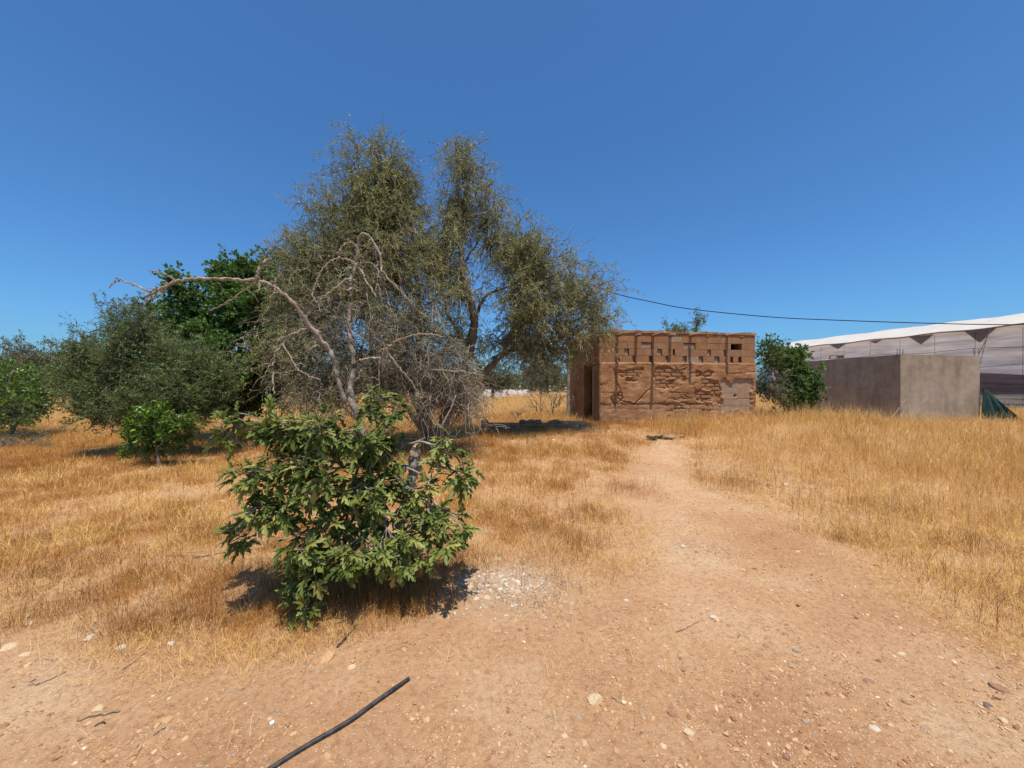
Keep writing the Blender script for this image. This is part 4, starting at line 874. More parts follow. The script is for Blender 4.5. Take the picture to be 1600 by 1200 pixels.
# ------------------------------------------------------------------ fig bush
def build_fig():
    Y0 = 3.15; bx = (596-800)/F*Y0; base = Vector((bx, Y0, gz(bx, Y0))); o = np.array(base)
    t = thing('fig_tree', base, 'leafy green fig bush with bare dead branches rising above it', 'tree')
    W = lambda px, py, Y=3.3: np.array(P(px, py, Y))-o
    dead_axes = []
    def br(name, pts, r0, r1, Y=3.3, dY=0.0, mat='bark_dead', sides=8, jit=0.0038, knob=.24):
        mb = MB(); n = len(pts); dead_axes.append([W(x, y, Y+dY*k/(n-1)) for k, (x, y) in enumerate(pts)])
        limb(mb, [W(x, y, Y+dY*k/(n-1)) for k, (x, y) in enumerate(pts)], r0*Y/F*.56, r1*Y/F*.52, sides, 6, knob, jit)
        return link(name, mb.mesh(name, True), M[mat], t)
    # main trunks
    mb = MB(); limb(mb, [np.array([0, 0, -0.06]), W(590, 830, 3.2), W(580, 760, 3.27), W(570, 690, 3.3), W(556, 640, 3.3), W(547, 604, 3.3)], 0.040, 0.017, 10, 6, .16, .004); link('trunk', mb.mesh('trunk', True), M['bark_fig'], t)
    mb = MB(); limb(mb, [np.array([0.06, 0, -0.06]), W(618, 840, 3.15), W(634, 790, 3.12), W(644, 745, 3.1), W(650, 704, 3.1)], 0.05, 0.036, 10, 6, .18, .006); link('stump', mb.mesh('stump', True), M['bark_fig'], t)
    # broken pale cut face and splinters of the stump
    for dx, dy, sx, sz, mt, yy in ((0, 705, 9, 11, SM['cream'], 3.068), (3, 694, 6, 6, SM['tan'], 3.09), (-5, 722, 8, 14, SM['brown'], 3.09), (5, 730, 6, 12, SM['tan'], 3.10)):
        me = stone_mesh(900+dy, .65); me.materials.append(mt); so_ = bpy.data.objects.new('broken_wood', me); C.objects.link(so_); so_.parent = t
        so_.location = W(649+dx, dy, yy); so_.scale = (sx*3.1/F, .016, sz*3.1/F*1.5); so_.rotation_euler = (-.25, .25, .15)
    br('splinter', [(650, 704), (654, 692), (664, 684)], 4.5, 1.5, 3.06); br('splinter', [(647, 712), (638, 724), (630, 742)], 4, 2, 3.06, mat='bark_fig')
    br('broken_branch', [(612, 806), (628, 790), (646, 773)], 2.5, 5.5, 2.9, 0.15, 'bark_dead')
    B = 'dead_branch'
    br(B, [(560, 655), (546, 618), (552, 575), (548, 531), (546, 500), (548, 462), (550, 435), (559, 409), (560, 376)], 7.5, 4.2)
    br(B, [(540, 630), (528, 595), (520, 557), (505, 534), (485, 511), (470, 489), (455, 470), (432, 451), (409, 439), (379, 437), (341, 436), (310, 435), (280, 439), (257, 449), (226, 464)], 6.0, 3.2, 3.3, -0.5)
    br('twig', [(236, 456), (215, 447), (200, 442), (184, 439), (169, 450)], 2.6, 1.3, 2.83, -0.03); br('twig', [(186, 440), (183, 434), (176, 446)], 1.3, .9, 2.8)
    br('twig', [(276, 440), (262, 431), (248, 425), (232, 422)], 2.4, 1.3, 2.86, -.03); br('twig', [(240, 424), (234, 428)], 1.3, .8, 2.84)
    br('twig', [(256, 451), (248, 462), (232, 470), (222, 479)], 2.2, 1.0, 2.85, -.03); br('twig', [(232, 462), (226, 474)], 1.5, 1, 2.83)
    br('twig', [(267, 442), (268, 452)], 1.6, 1.2, 2.86); br('twig', [(402, 438), (403, 426), (408, 413), (416, 407), (424, 405)], 4.2, 3.0, 3.0, 0)
    br('twig', [(406, 440), (405, 454), (396, 457)], 2.2, 1.2, 3.0, -.04); br('twig', [(430, 450), (428, 441), (434, 434), (442, 430)], 2, 1.0, 3.03, .05); br('twig', [(430, 450), (428, 458), (422, 465)], 1.8, 1.0, 3.02, -.05)
    br('twig', [(404, 441), (384, 452), (356, 471), (340, 480), (327, 485)], 2.4, 1.4, 3.0, .14)
    br(B, [(501, 520), (488, 516), (474, 515), (455, 523), (442, 538), (430, 553), (426, 576), (427, 600), (428, 616)], 4.0, 1.9, 3.2, -.2)
    br('twig', [(428, 556), (420, 574), (412, 590), (406, 603)], 1.6, 1.0, 3.05); br('twig', [(442, 537), (455, 560), (465, 576), (480, 586), (501, 594)], 1.9, 1.2, 3.08, -.1)
    br('twig', [(476, 583), (484, 592), (486, 602)], 1.3, .9, 3.02); br('twig', [(427, 582), (436, 583), (438, 590)], 1.3, .9, 3.02); br('twig', [(505, 538), (495, 541), (481, 546)], 2.2, 1.2, 3.22, -.08)
    # hooked top
    br(B, [(560, 382), (562, 371), (569, 364), (581, 374), (592, 393), (596, 420), (598, 428)], 3.6, 2.8, 3.3, -.12)
    br('twig', [(598, 424), (608, 437), (619, 447), (632, 463), (646, 472)], 2.4, 1.1, 3.18, -.05)
    br(B, [(559, 388), (553, 381), (544, 379), (534, 386), (531, 398), (532, 403), (546, 407), (557, 413)], 2.8, 2.4, 3.3, 0)
    br(B, [(532, 402), (520, 406), (508, 415), (499, 430), (491, 449), (489, 462), (495, 472), (501, 487)], 2.6, 1.3, 3.28, -.1)
    br('twig', [(563, 382), (574, 385), (583, 391), (588, 401), (590, 418), (590, 439), (586, 455)], 2.2, 1.2, 3.3, -.1)
    br('twig', [(563, 411), (576, 410), (586, 415), (592, 425), (600, 430)], 2.0, 1.4, 3.3, -.08)
    br(B, [(560, 417), (566, 426), (572, 439), (580, 450), (588, 464)], 2.7, 1.6, 3.3, -.12)
    br('twig', [(588, 428), (600, 445), (604, 458), (608, 476), (614, 478)], 1.6, .9, 3.2, 0); br('twig', [(590, 445), (596, 470), (600, 478), (612, 484)], 1.5, .9, 3.2)
    br('twig', [(550, 437), (540, 437), (530, 445), (518, 455), (508, 462), (499, 468)], 2.8, 1.3, 3.3, -.12); br('twig', [(529, 446), (532, 460), (531, 475), (525, 492)], 1.6, 1, 3.24)
    br('twig', [(511, 460), (516, 470), (515, 480)], 1.2, .8, 3.22); br('twig', [(548, 456), (538, 452), (530, 450)], 1.5, 1, 3.28); br('twig', [(552, 424), (545, 418), (538, 422)], 1.8, 1.2, 3.28)
    br('twig', [(572, 440), (575, 470), (580, 490), (575, 517)], 1.9, 1.1, 3.25); br('twig', [(579, 492), (586, 500), (588, 508)], 1.2, .8, 3.25); br('twig', [(548, 510), (556, 496), (560, 486), (566, 476)], 1.7, 1, 3.28)
    br('twig', [(566, 476), (574, 468)], 1, .7, 3.28); br('twig', [(550, 520), (544, 504), (538, 492)], 1.5, 1, 3.28); br('twig', [(588, 452), (586, 470), (584, 482)], 1.4, .9, 3.22)
    br('twig', [(556, 455), (566, 452), (572, 446)], 1.4, 1, 3.28); br('twig', [(495, 470), (504, 476), (510, 490)], 1.1, .7, 3.22)
    # right-hand dead branches
    br(B, [(562, 562), (578, 560), (594, 559), (602, 548), (610, 540), (623, 531), (646, 524), (670, 522), (693, 526)], 4.0, 1.9, 3.3, -.2)
    br('twig', [(596, 556), (592, 575), (593, 600), (594, 625)], 2.0, 1.2, 3.2); br(B, [(607, 552), (622, 572), (638, 590), (650, 608), (660, 622)], 2.8, 1.6, 3.4, .1)
    br('twig', [(676, 578), (695, 579), (714, 580), (735, 583), (757, 587)], 1.9, 1.2, 3.6); br('twig', [(578, 600), (582, 625), (580, 648)], 3, 1.6, 3.3); br(B, [(546, 600), (560, 590), (566, 572)], 2.8, 2, 3.3)
    br('twig', [(668, 582), (674, 600), (672, 640), (690, 668)], 1.6, 1.2, 3.7); br('twig', [(690, 667), (704, 640), (712, 618)], 3.2, 1.6, 3.8)
    # short dead twiglets all along the bare branches
    wood_d = MB()
    for ax in dead_axes:
        if ax[0][1] < -.2: continue
        c = catmull(ax, 5)
        for _ in range(max(1, int(np.linalg.norm(np.diff(c, axis=0), axis=1).sum()*7))):
            p = c[rng.integers(1, len(c))]; d = unit(rng.normal(size=3)*np.array([1, .6, .6])+np.array([0, 0, .25])); L = rng.uniform(.03, .13)
            q1 = p+d*L*.5; q2 = p+d*L*.85-np.array([0, 0, .35*L]); limb(wood_d, [p, q1, q2], .0032, .0016, 4, 3, .2)
    link('dead_twigs', wood_d.mesh('dead_twigs', True), M['bark_dead'], t, 'stuff')
    # living limbs, leaf rosettes
    blobs = [(343, 676, 16, 18, 2.75, 4), (398, 655, 28, 16, 2.8, 6), (452, 664, 36, 22, 2.75, 11), (515, 662, 40, 26, 2.75, 13), (578, 632, 26, 24, 3.0, 8), (612, 655, 20, 30, 3.0, 6), (560, 690, 45, 24, 2.8, 11),
             (388, 735, 30, 26, 2.7, 9), (440, 725, 42, 28, 2.65, 11), (490, 745, 42, 34, 2.65, 12), (395, 790, 24, 24, 2.65, 6), (364, 840, 12, 18, 2.6, 5), (440, 790, 30, 24, 2.65, 6), (560, 750, 36, 30, 2.75, 9), (600, 770, 26, 30, 2.8, 6),
             (472, 850, 36, 26, 2.6, 9), (530, 820, 40, 24, 2.7, 8), (560, 866, 46, 22, 2.65, 10), (466, 905, 26, 20, 2.55, 6), (458, 948, 18, 16, 2.52, 4), (610, 700, 18, 22, 2.95, 4), (700, 690, 24, 16, 3.0, 5), (722, 735, 16, 18, 3.0, 4),
             (645, 765, 24, 16, 2.9, 5), (690, 800, 34, 24, 2.8, 8), (655, 820, 34, 22, 2.75, 7), (640, 870, 36, 18, 2.7, 7), (712, 850, 14, 12, 2.7, 3), (600, 840, 24, 20, 2.7, 5), (680, 745, 20, 16, 2.95, 3), (470, 700, 36, 14, 2.8, 5), (728, 810, 10, 14, 2.85, 2), (588, 735, 26, 26, 2.85, 6), (590, 800, 30, 26, 2.8, 6), (540, 790, 34, 24, 2.75, 6), (600, 870, 30, 20, 2.72, 4), (500, 880, 30, 20, 2.62, 5)]
    # leaf meshes
    half = [(.13, -.04), (.24, .08), (.40, .26), (.13, .28), (.20, .48), (.29, .70), (.085, .56), (.13, .80)]
    def leaf_geo(seed):
        r = random.Random(seed); narrow = r.uniform(0.9, 1.35); cur = r.uniform(.25, .75); fold = r.uniform(.15, .5); tw = r.uniform(-.3, .3)
        v2 = [(0, 0), (0, .32), (0, .57), (0, 1.0)]+[(x*narrow, y) for x, y in half]+[(-x*narrow, y) for x, y in half]+[(.012, -.38), (-.012, -.38), (.014, 0), (-.014, 0)]
        V = []
        for x, y in v2:
            z = -cur*max(y, 0)**2*.6+fold*abs(x)-.5*x*x+tw*x*y+r.uniform(-.02, .02)*(x != 0); V.append((x, y-0.0, z))
        f6 = [[0, 4, 5, 6, 7, 1], [1, 7, 8, 9, 10, 2]]; f4 = [[2, 10, 11, 3]]
        g6 = [[1, 15, 14, 13, 12, 0], [2, 18, 17, 16, 15, 1]]; g4 = [[3, 19, 18, 2], [20, 22, 23, 21]]
        tris = []
        for f in f6+f4+g6+g4:
            a = f[0] if f in f6+f4+[g4[1]] else f[-1]
            # fan from the midrib vertex so the lobes stay separate
            if f in f6: tris += [[f[0], f[1], f[2]], [f[0], f[2], f[3]], [f[0], f[3], f[4]], [f[0], f[4], f[5]]]
            elif f in g6: tris += [[f[5], f[4], f[3]], [f[5], f[3], f[2]], [f[5], f[2], f[1]], [f[5], f[1], f[0]]]
            else: tris += [[f[0], f[1], f[2]], [f[0], f[2], f[3]]]
        return np.array(V, float), np.array(tris)
    geos = [leaf_geo(k) for k in range(8)]
    meshes = []
    for V, T in geos:
        me = make_mesh('leaf', V, T, None, True); me.materials.append(M['fig']); meshes.append(me)
    origin = {0: np.array([0, 0, 0.25])}
    leaves = []; wood = MB()
    centre = np.array([bx, 3.1, 0.9])
    for bi, (px, py, rx, ry, Y, n) in enumerate(blobs):
        c = np.array(P(px, py, Y)); hub = c+(centre-c)*0.14+rng.normal(0, .03, 3)
        start = centre+np.array([0, 0, min(.4, max(-.6, (c[2]-centre[2])*.5))])+(c-centre)*np.array([.12, .12, 0])
        mid = (start+hub)/2+np.array([0, 0, .06])
        mb = MB(); limb(mb, [start-o, mid-o, hub-o], .014, .008, 6, 5, .15, .005); link('branch', mb.mesh('branch', True), M['bark_fig'], t)
        for k in range(int(n*1.0)):
            d = rng.normal(size=3)*.62; d = d/max(1, np.linalg.norm(d)/1.1)
            tip = c+d*np.array([rx*Y/F, max(.12, (rx+ry)*.5*Y/F), ry*Y/F])
            tip[2] = max(tip[2], gz(tip[0], tip[1])+0.05)
            m2 = (hub+tip)/2+np.array([0, 0, -.02])+rng.normal(0, .02, 3)
            limb(wood, [hub-o, m2-o, tip-o], .005, .0035, 5, 4, .1, .003)
            sd = unit(tip-hub+np.array([0, 0, .12]))
            q = rng.integers(6, 10); a0 = rng.uniform(0, 6.28)
            for j in range(q):
                a = a0+j*2.4; e1 = unit(np.cross(sd, [0, 0, 1.0])+1e-4); e2 = np.cross(sd, e1)
                rad = e1*math.cos(a)+e2*math.sin(a); fr = j/q
                dr = unit(rad*(1-.5*fr)+sd*(.2+.8*fr)+np.array([0, 0, -.75+.6*fr])+rng.normal(0, .18, 3))
                upv = unit(sd*.6+np.array([0, 0, .9])-rad*.2+rng.normal(0, .2, 3))
                L = rng.uniform(.06, .15)*(1-.3*fr)
                pos = tip-sd*(.11*(1-fr)-.01)+dr*.38*L-o
                leaves.append((pos, dr, upv, L))
    link('twigs', wood.mesh('twigs', True), M['bark_fig'], t, 'stuff')
    # nearest and largest 300 leaves are parts, the rest one mass
    def depthkey(l): return -(l[3]/(l[0][1]+o[1]))
    leaves.sort(key=depthkey)
    mass = MB()
    for i, (pos, dr, upv, L) in enumerate(leaves):
        x = unit(np.cross(dr, upv)); z = np.cross(x, dr); R = np.stack([x, dr, z], 1)
        if i < 298:
            ob = bpy.data.objects.new('leaf', meshes[i % 8]); C.objects.link(ob); ob.parent = t
            mt = Matrix.Identity(4)
            for a in range(3):
                for b_ in range(3): mt[a][b_] = float(R[a, b_]*L)
                mt[a][3] = float(pos[a])
            ob.matrix_local = mt
        else:
            V, T = geos[i % 8]; mass.add((V*L)@R.T+pos, T, np.full(len(V), rng.random()))
    link('foliage', mass.mesh('foliage', True), M['fig2'], t, 'stuff')
build_fig()

# ------------------------------------------------------------------ the hut
def build_hut():
    A3 = Vector((HUT_A.x, HUT_A.y, 0)); ang = math.atan2(HUT_B.y-HUT_A.y, HUT_B.x-HUT_A.x)
    zb = 0.36; W = (HUT_B-HUT_A).length; D = 2.75; TOP = CAMZ+84/F*10.7-zb
    t = thing('mud_brick_hut', (HUT_A.x, HUT_A.y, zb), 'small ruined mud and block hut with beam stubs over its front', 'hut', ang)
    ca, sa = math.cos(ang), math.sin(ang)
    def HZ(zx, zy):
        px = 880+zx/4.444; py = 480+zy/4.444; s = (px-800)/F
        # ray (s*Y, Y) meets A + u*(ca, sa)
        # s*Y = Ax+u ca ; Y = Ay+u sa
        u = (s*HUT_A.y-HUT_A.x)/(ca-s*sa); Y = HUT_A.y+u*sa
        return u, CAMZ-(py-600)/F*Y-zb
    U = lambda zx: HZ(zx, 300)[0]
    th = 0.20
    h1 = HZ(800, 388)[1]                 # top of the thick lower wall
    rows = [HZ(800, 388)[1], HZ(800, 340)[1], HZ(800, 292)[1], HZ(800, 247)[1], HZ(800, 205)[1], TOP-0.02]
    wu0, wu1 = U(1165), U(1240)
    # core of the front wall: lower, upper with the window opening
    mb = MB(); mb.box(0.002, W-0.002, 0.06, 0.30, -0.3, h1-0.003)
    mb.box(0.002, wu0, 0.10, 0.30, h1+0.001, TOP-0.03); mb.box(wu1, W-0.002, 0.10, 0.30, h1+0.001, TOP-0.03)
    mb.box(wu0+.001, wu1-.001, 0.10, 0.30, h1+0.001, rows[2]); mb.box(wu0+.001, wu1-.001, 0.10, 0.30, rows[3], TOP-0.03)
    fw = link('front_wall', mb.mesh('front_wall'), M['mortar'], t)
    # block courses
    cells = {1: [(425, 457), (655, 686), (762, 776), (1000, 1026), (1114, 1130)], 0: [(372, 392), (480, 496), (594, 622), (711, 729), (830, 857), (941, 971), (1050, 1084), (1161, 1180), (1216, 1240)],
             2: [(542, 618), (836, 918), (1165, 1240)], 3: [], 4: []}
    darkcells = {(0, 594), (0, 1216), (0, 1161), (1, 762)}
    blocks = []; mort = MB()
    bmesh_cache = {}
    def block(u0, u1, z0, z1, y0, mat, name='block'):
        m_ = MB(); y1 = 0.19; cu = (u0+u1)/2; cz = (z0+z1)/2; hw = (u1-u0)/2; hh = (z1-z0)/2
        # block with a chamfered face and a chipped corner
        e = 0.003; v = []
        for (yy, k) in ((y0+e, 0), (y0, e)):
            for sx, sz in ((-1, -1), (1, -1), (1, 1), (-1, 1)):
                v.append([sx*(hw-k)+rng.uniform(-.003, .003), yy+rng.uniform(-.0006, .0006), sz*(hh-k)+rng.uniform(-.003, .003)])
        for sx, sz in ((-1, -1), (1, -1), (1, 1), (-1, 1)): v.append([sx*hw, y1, sz*hh])
        f = [[4, 5, 6, 7]]+[[i, (i+1) % 4, 4+(i+1) % 4, 4+i] for i in range(4)]+[[8+i, 8+(i+1) % 4, (i+1) % 4, i] for i in range(4)]
        m_.add(v, np.array(f)); b_ = link(name, m_.mesh('block'), mat, fw); b_.location = (cu, 0, cz)
        return b_
    g = 0.007
    for r in range(5):
        z0, z1 = rows[r]+.001, rows[r+1]-.001
        cs = sorted([(U(a), U(b_), a) for a, b_ in cells[r]])
        spans = []; cur = 0.0
        for a, b_, key in cs:
            if a > cur: spans.append((cur, a, None))
            spans.append((a, b_, key)); cur = b_
        spans.append((cur, W, None))
        for a, b_, key in spans:
            if key is None:
                n = max(1, round((b_-a)/0.40)); cut = [a+(b_-a)*k/n for k in range(n+1)]
                for k in range(1, n): cut[k] += rng.uniform(-.03, .03)+(.08 if r % 2 else 0)*(n > 2)
                mort.box(a+.002, b_-.002, 0.007+rng.uniform(0, .002), 0.095, z0-.006, z1+.006)
                for k in range(n):
                    mat = M['mudblock'] if rng.random() < .86 else (M['greyblock'] if rng.random() < .5 else M['mudbrick'])
                    if r == 4 and rng.random() < .7: mat = M['mud']
                    block(cut[k]+g*.6, cut[k+1]-g*.6, z0+.0035, z1-.0035, rng.uniform(-.003, .003), mat)
            else:
                if key == 1165: continue                                     # the open window
                if (r, key) in darkcells:
                    block(a+.01, b_-.01, z0+.005, z0+(z1-z0)*.15, 0.03, M['greyblock']); block(a+.01, a+(b_-a)*.45, z0+(z1-z0)*.15, z1-.02, .06, M['greyblock'])
                else:
                    top = .03 if (b_-a) > .2 else .022
                    block(a+.014, b_-.012, z0+.012, z1-top, 0.028 if (b_-a) > .2 else .04, M['greyblock'])
                    mort.box(a+.002, b_-.002, 0.075, 0.095, z0-.003, z1+.003)
    link('mortar', mort.mesh('mortar'), M['mortar'], fw)
    # relief sheet of the lower wall
    n_u, n_z = 320, 125
    us = np.linspace(-.01, W+.01, n_u); zs = np.linspace(-0.25, h1+.012, n_z); Ug, Zg = np.meshgrid(us, zs)
    off = 0.050+0.020*(fbm(Ug*1.6, Zg*3.4, 201, 5)-.5)*2+.017*(fbm(Ug*7, Zg*13, 203, 4)-.5)
    rid = np.abs(fbm(Ug*2.4+3, Zg*5.5, 207, 4)-.5); off = off-.030*np.exp(-(rid/.018)**2)*sstep(.42, .6, fbm(Ug*1.3, Zg*1.3, 209))
    def rect(zx0, zx1, zy0, zy1, soft=.05, amp=.16):
        u0, u1 = U(zx0), U(zx1); zt, zb_ = HZ((zx0+zx1)/2, zy0)[1], HZ((zx0+zx1)/2, zy1)[1]
        wob = amp*(fbm(Ug*4.5, Zg*6, 211+int(zx0), 5)-.5)*1.6+.05*(fbm(Ug*16, Zg*22, 5)-.5)
        d = np.minimum(np.minimum(Ug-u0, u1-Ug), np.minimum(Zg-zb_, zt-Zg))+wob
        return sstep(-0.02, 0.022, d)
    patches = [(355, 540, 432, 480), (420, 525, 480, 528), (636, 840, 425, 510), (640, 790, 505, 560), (925, 1030, 448, 490), (950, 1075, 505, 570), (905, 1090, 575, 660), (340, 398, 590, 660)]
    rec = np.zeros_like(Ug)
    for p_ in patches: rec = np.maximum(rec, rect(*p_))
    gp_ = rect(1095, 1300, 515, 730, amp=.25)*.9
    base_low = rect(250, 1335, 665, 900, amp=.05)
    off = off-0.018*base_low
    off = off*(1-rec)+(-0.014)*rec
    off = off*(1-gp_)+0.006*gp_
    def crack(pts, w, dep):
        nonlocal off
        best = np.full(Ug.shape, 9.0); uz = [HZ(*q) for q in pts]
        wx = Ug+.12*(fbm(Ug*6, Zg*6, 231, 5)-.5); wz = Zg+.12*(fbm(Ug*6, Zg*6, 237, 5)-.5)
        for (a, b_), (c_, d_) in zip(uz[:-1], uz[1:]):
            dx, dz = c_-a, d_-b_; tt = np.clip(((wx-a)*dx+(wz-b_)*dz)/(dx*dx+dz*dz), 0, 1)
            best = np.minimum(best, np.hypot(wx-a-tt*dx, wz-b_-tt*dz))
        off = off-dep*np.exp(-(best/(w*.75))**2)*sstep(.25, .55, fbm(Ug*3.1, Zg*3.1, 241))
    crack([(345, 430), (370, 540), (402, 600), (395, 655), (500, 668), (540, 630), (610, 555)], .018, .06)
    crack([(400, 672), (620, 672)], .014, .035); crack([(630, 672), (720, 668), (800, 662), (950, 672), (1085, 662)], .018, .05)
    crack([(1060, 520), (1090, 560), (1085, 620), (1075, 690), (1180, 700)], .014, .03); crack([(1100, 640), (1320, 640)], .01, .018)
    crack([(1130, 458), (1330, 452)], .014, .035); crack([(250, 598), (340, 600)], .015, .03); crack([(640, 600), (760, 590), (860, 600)], .012, .03); crack([(300, 705), (1100, 712)], .008, .018)
    off = np.maximum(off, -.03)
    # hole in the grey patch
    hu, hz = HZ(1192, 615); off = off-.16*np.exp(-(np.hypot(Ug-hu, Zg-hz)/.035)**4)
    hu, hz = HZ(998, 683); off = off-.05*np.exp(-(np.hypot(Ug-hu, Zg-hz)/.025)**4)
    edge = sstep(0, .03, np.minimum(Ug-us[0], us[-1]-Ug)); off = np.where(edge < 1, off*edge, off)
    topf = sstep(h1+.012, h1-.03, Zg); off = off*topf+(-.01)*(1-topf)*0
    off[-1, :] = -0.012
    V = np.stack([Ug, -off, Zg], -1).reshape(-1, 3); i = np.arange(n_z-1)[:, None]*n_u+np.arange(n_u-1)[None]
    Fq = np.stack([i, i+1, i+n_u+1, i+n_u], -1).reshape(-1, 4)
    m, nt, b = nmat('mud_render'); L = nt.links; co = objco(nt); at = nt.nodes.new('ShaderNodeAttribute'); at.attribute_name = 'tint'
    n1 = noise(nt, 2.4, 7, .6, co); r1 = ramp(nt, MUDC); L.new(n1.outputs[0], r1.inputs[0])
    n2 = noise(nt, 7, 5, .6, co); r2 = ramp(nt, [(.3, (.29, .19, .125)), (.7, (.43, .31, .21))]); L.new(n2.outputs[0], r2.inputs[0])
    mx = nt.nodes.new('ShaderNodeMix'); mx.data_type = 'RGBA'; L.new(at.outputs['Fac'], mx.inputs[0]); L.new(r1.outputs[0], mx.inputs[6]); L.new(r2.outputs[0], mx.inputs[7])
    L.new(mx.outputs[2], b.inputs['Base Color']); b.inputs['Roughness'].default_value = .97; b.inputs['Specular IOR Level'].default_value = .1
    n3 = noise(nt, 34, 6, .7, co); bump(nt, b, n3.outputs[0], .9, .016)
    link('mud_render', make_mesh('mud_render', V, Fq, (gp_*.75+.35*base_low*(1-gp_)*fbm(Ug*2, Zg*4, 5)).ravel(), True), m, fw)
    # ledge on top of the thick render
    led = MB(); nu = 60; uu = np.linspace(0, W, nu); yy = -(.048+.012*(fbm(uu*5, uu*0, 240)-.5)); lv = np.concatenate([np.stack([uu, yy, np.full(nu, h1-.03)], 1), np.stack([uu, yy+.01, np.full(nu, h1+.006)+rng.uniform(-.008, .008, nu)], 1), np.stack([uu, np.full(nu, .02), np.full(nu, h1+.016)], 1)])
    k = np.arange(nu-1); led.add(lv, [np.stack([k, k+1, k+nu+1, k+nu], 1), np.stack([k+nu, k+nu+1, k+2*nu+1, k+2*nu], 1)]); link('ledge', led.mesh('ledge', True), M['mud'], fw)
    # exposed bricks in the patches
    brick_vars = []
    for k in range(6):
        r = np.random.default_rng(k); v = np.array([[sx*.5, yy, sz*.5] for yy in (0, 1) for sz in (-1, 1) for sx in (-1, 1)], float)
        V2, F2 = ICO2; Vb = np.sign(V2)*np.abs(V2)**.35; Vb = Vb/np.abs(Vb).max(0)*.5; Vb = Vb+r.uniform(-.035, .035, Vb.shape)
        me = make_mesh('brick', Vb, F2); me.materials.append(M['mudbrick']); brick_vars.append(me)
    def brick_patch(zx0, zx1, zy0, zy1, crs, bw, mat=None, prou=.022, skip=.06):
        u0, u1 = U(zx0), U(zx1); zt, zb_ = HZ((zx0+zx1)/2, zy0)[1], HZ((zx0+zx1)/2, zy1)[1]; n = max(1, round((zt-zb_)/crs)); ch = (zt-zb_)/n
        for j in range(n):
            u = u0-(bw*.4 if j % 2 else 0)+rng.uniform(-.03, .03)
            while u < u1-.05:
                w = bw*rng.uniform(.8, 1.15)
                if u+w > u0+.03 and rng.random() > skip:
                    a = max(u, u0-.03); e_ = min(u+w, u1+.05)
                    if e_-a > .06:
                        ob = bpy.data.objects.new('brick', brick_vars[rng.integers(6)]); C.objects.link(ob); ob.parent = fw
                        ob.location = ((a+e_)/2, .05-rng.uniform(.004, prou), zb_+ch*(j+.5)+rng.uniform(-.006, .006)); ob.scale = (e_-a-.012, .12, ch-.016); ob.rotation_euler = (0, rng.uniform(-.03, .03), rng.uniform(-.04, .04))
                u += w
    brick_patch(355, 540, 432, 528, .105, .34); brick_patch(636, 840, 428, 560, .105, .34, skip=.12); brick_patch(920, 1085, 450, 660, .105, .32, skip=.1); brick_patch(340, 398, 590, 660, .1, .25)
    # grey blocks laid bare at the lower right
    for j, (zy0, zy1) in enumerate(((520, 560), (560, 600), (600, 640), (640, 685), (685, 730))):
        a0 = 1095+(j % 2)*45
        for k in range(3):
            za, zb2 = a0+k*85, a0+(k+1)*85-4
            if zb2 > 1315: continue
            u0, u1 = U(za), U(zb2); z1_, z0_ = HZ(za, zy0)[1], HZ(za, zy1)[1]
            if j == 2 and za < 1192 < zb2: continue
            b_ = block(u0, u1, z0_+.008, z1_-.008, 0.0, M['greyblock']); b_.location.y = -.010-rng.uniform(0, .004)
    # side and back walls, doorway in the left wall
    mb = MB(); d0, d1, dh = 0.32, 1.25, HZ(200, 420)[1]+.12
    mb.box(-.012, .22, .302, d0, -.3, TOP-.03); mb.box(-.012, .22, d1, D, -.3, TOP-.05, .01); mb.box(-.012, .22, d0+.001, d1-.001, dh, TOP-.04)
    link('side_wall', mb.mesh('side_wall'), M['mud'], t)
    mb = MB(); mb.box(W-.22, W+.008, .302, D, -.3, TOP-.05); link('side_wall', mb.mesh('side_wall'), M['mud'], t)
    mb = MB(); mb.box(.222, W-.222, D-.22, D, -.3, TOP-.06); link('back_wall', mb.mesh('back_wall'), M['mud'], t)
    # roof slab of mud, ragged edge
    nu, nv = 120, 40; uu = np.linspace(-.03, W+.03, nu); vv = np.linspace(-.022, D+.02, nv); Ug2, Vg2 = np.meshgrid(uu, vv)
    Z2 = TOP+.07*(fbm(Ug2*2.2, Vg2*3, 251)-.5)+.03*(fbm(Ug2*11, Vg2*11, 257, 2)-.5)-.035*sstep(.6, -.05, Ug2)*fbm(Ug2*4, Vg2*4, 7)
    top = np.stack([Ug2, Vg2+.035*(Vg2 < 0)*(vnoise(Ug2*9, 0*Ug2, 5)-.3), Z2+.012], -1).reshape(-1, 3); bot = np.stack([Ug2, Vg2, Z2*0+TOP-.052], -1).reshape(-1, 3)
    i = np.arange(nv-1)[:, None]*nu+np.arange(nu-1)[None]; q = np.stack([i, i+1, i+nu+1, i+nu], -1).reshape(-1, 4); N = nu*nv
    bord = list(range(nu))+[nu*(k+1)-1 for k in range(1, nv)]+[nu*nv-1-k for k in range(1, nu)]+[nu*(nv-1-k) for k in range(1, nv-1)]
    bd = np.array(bord); sd_ = np.stack([bd, np.roll(bd, -1), np.roll(bd, -1)+N, bd+N], 1)[:, ::-1]
    mb = MB(); mb.add(np.concatenate([top, bot]), [q, q[:, ::-1]+N, sd_]); link('roof', mb.mesh('roof'), M['mud'], t)
    # loose thatch and twigs hanging at the left roof corner
    mb = MB(); n = 160; a = np.stack([rng.uniform(-.08, .55, n), rng.uniform(-.05, 1.6, n), np.full(n, TOP-.0)+rng.uniform(-.06, .03, n)], 1); dd = unit(np.stack([rng.normal(-.7, .4, n), rng.normal(-.2, .5, n), rng.normal(-.25, .35, n)], 1))
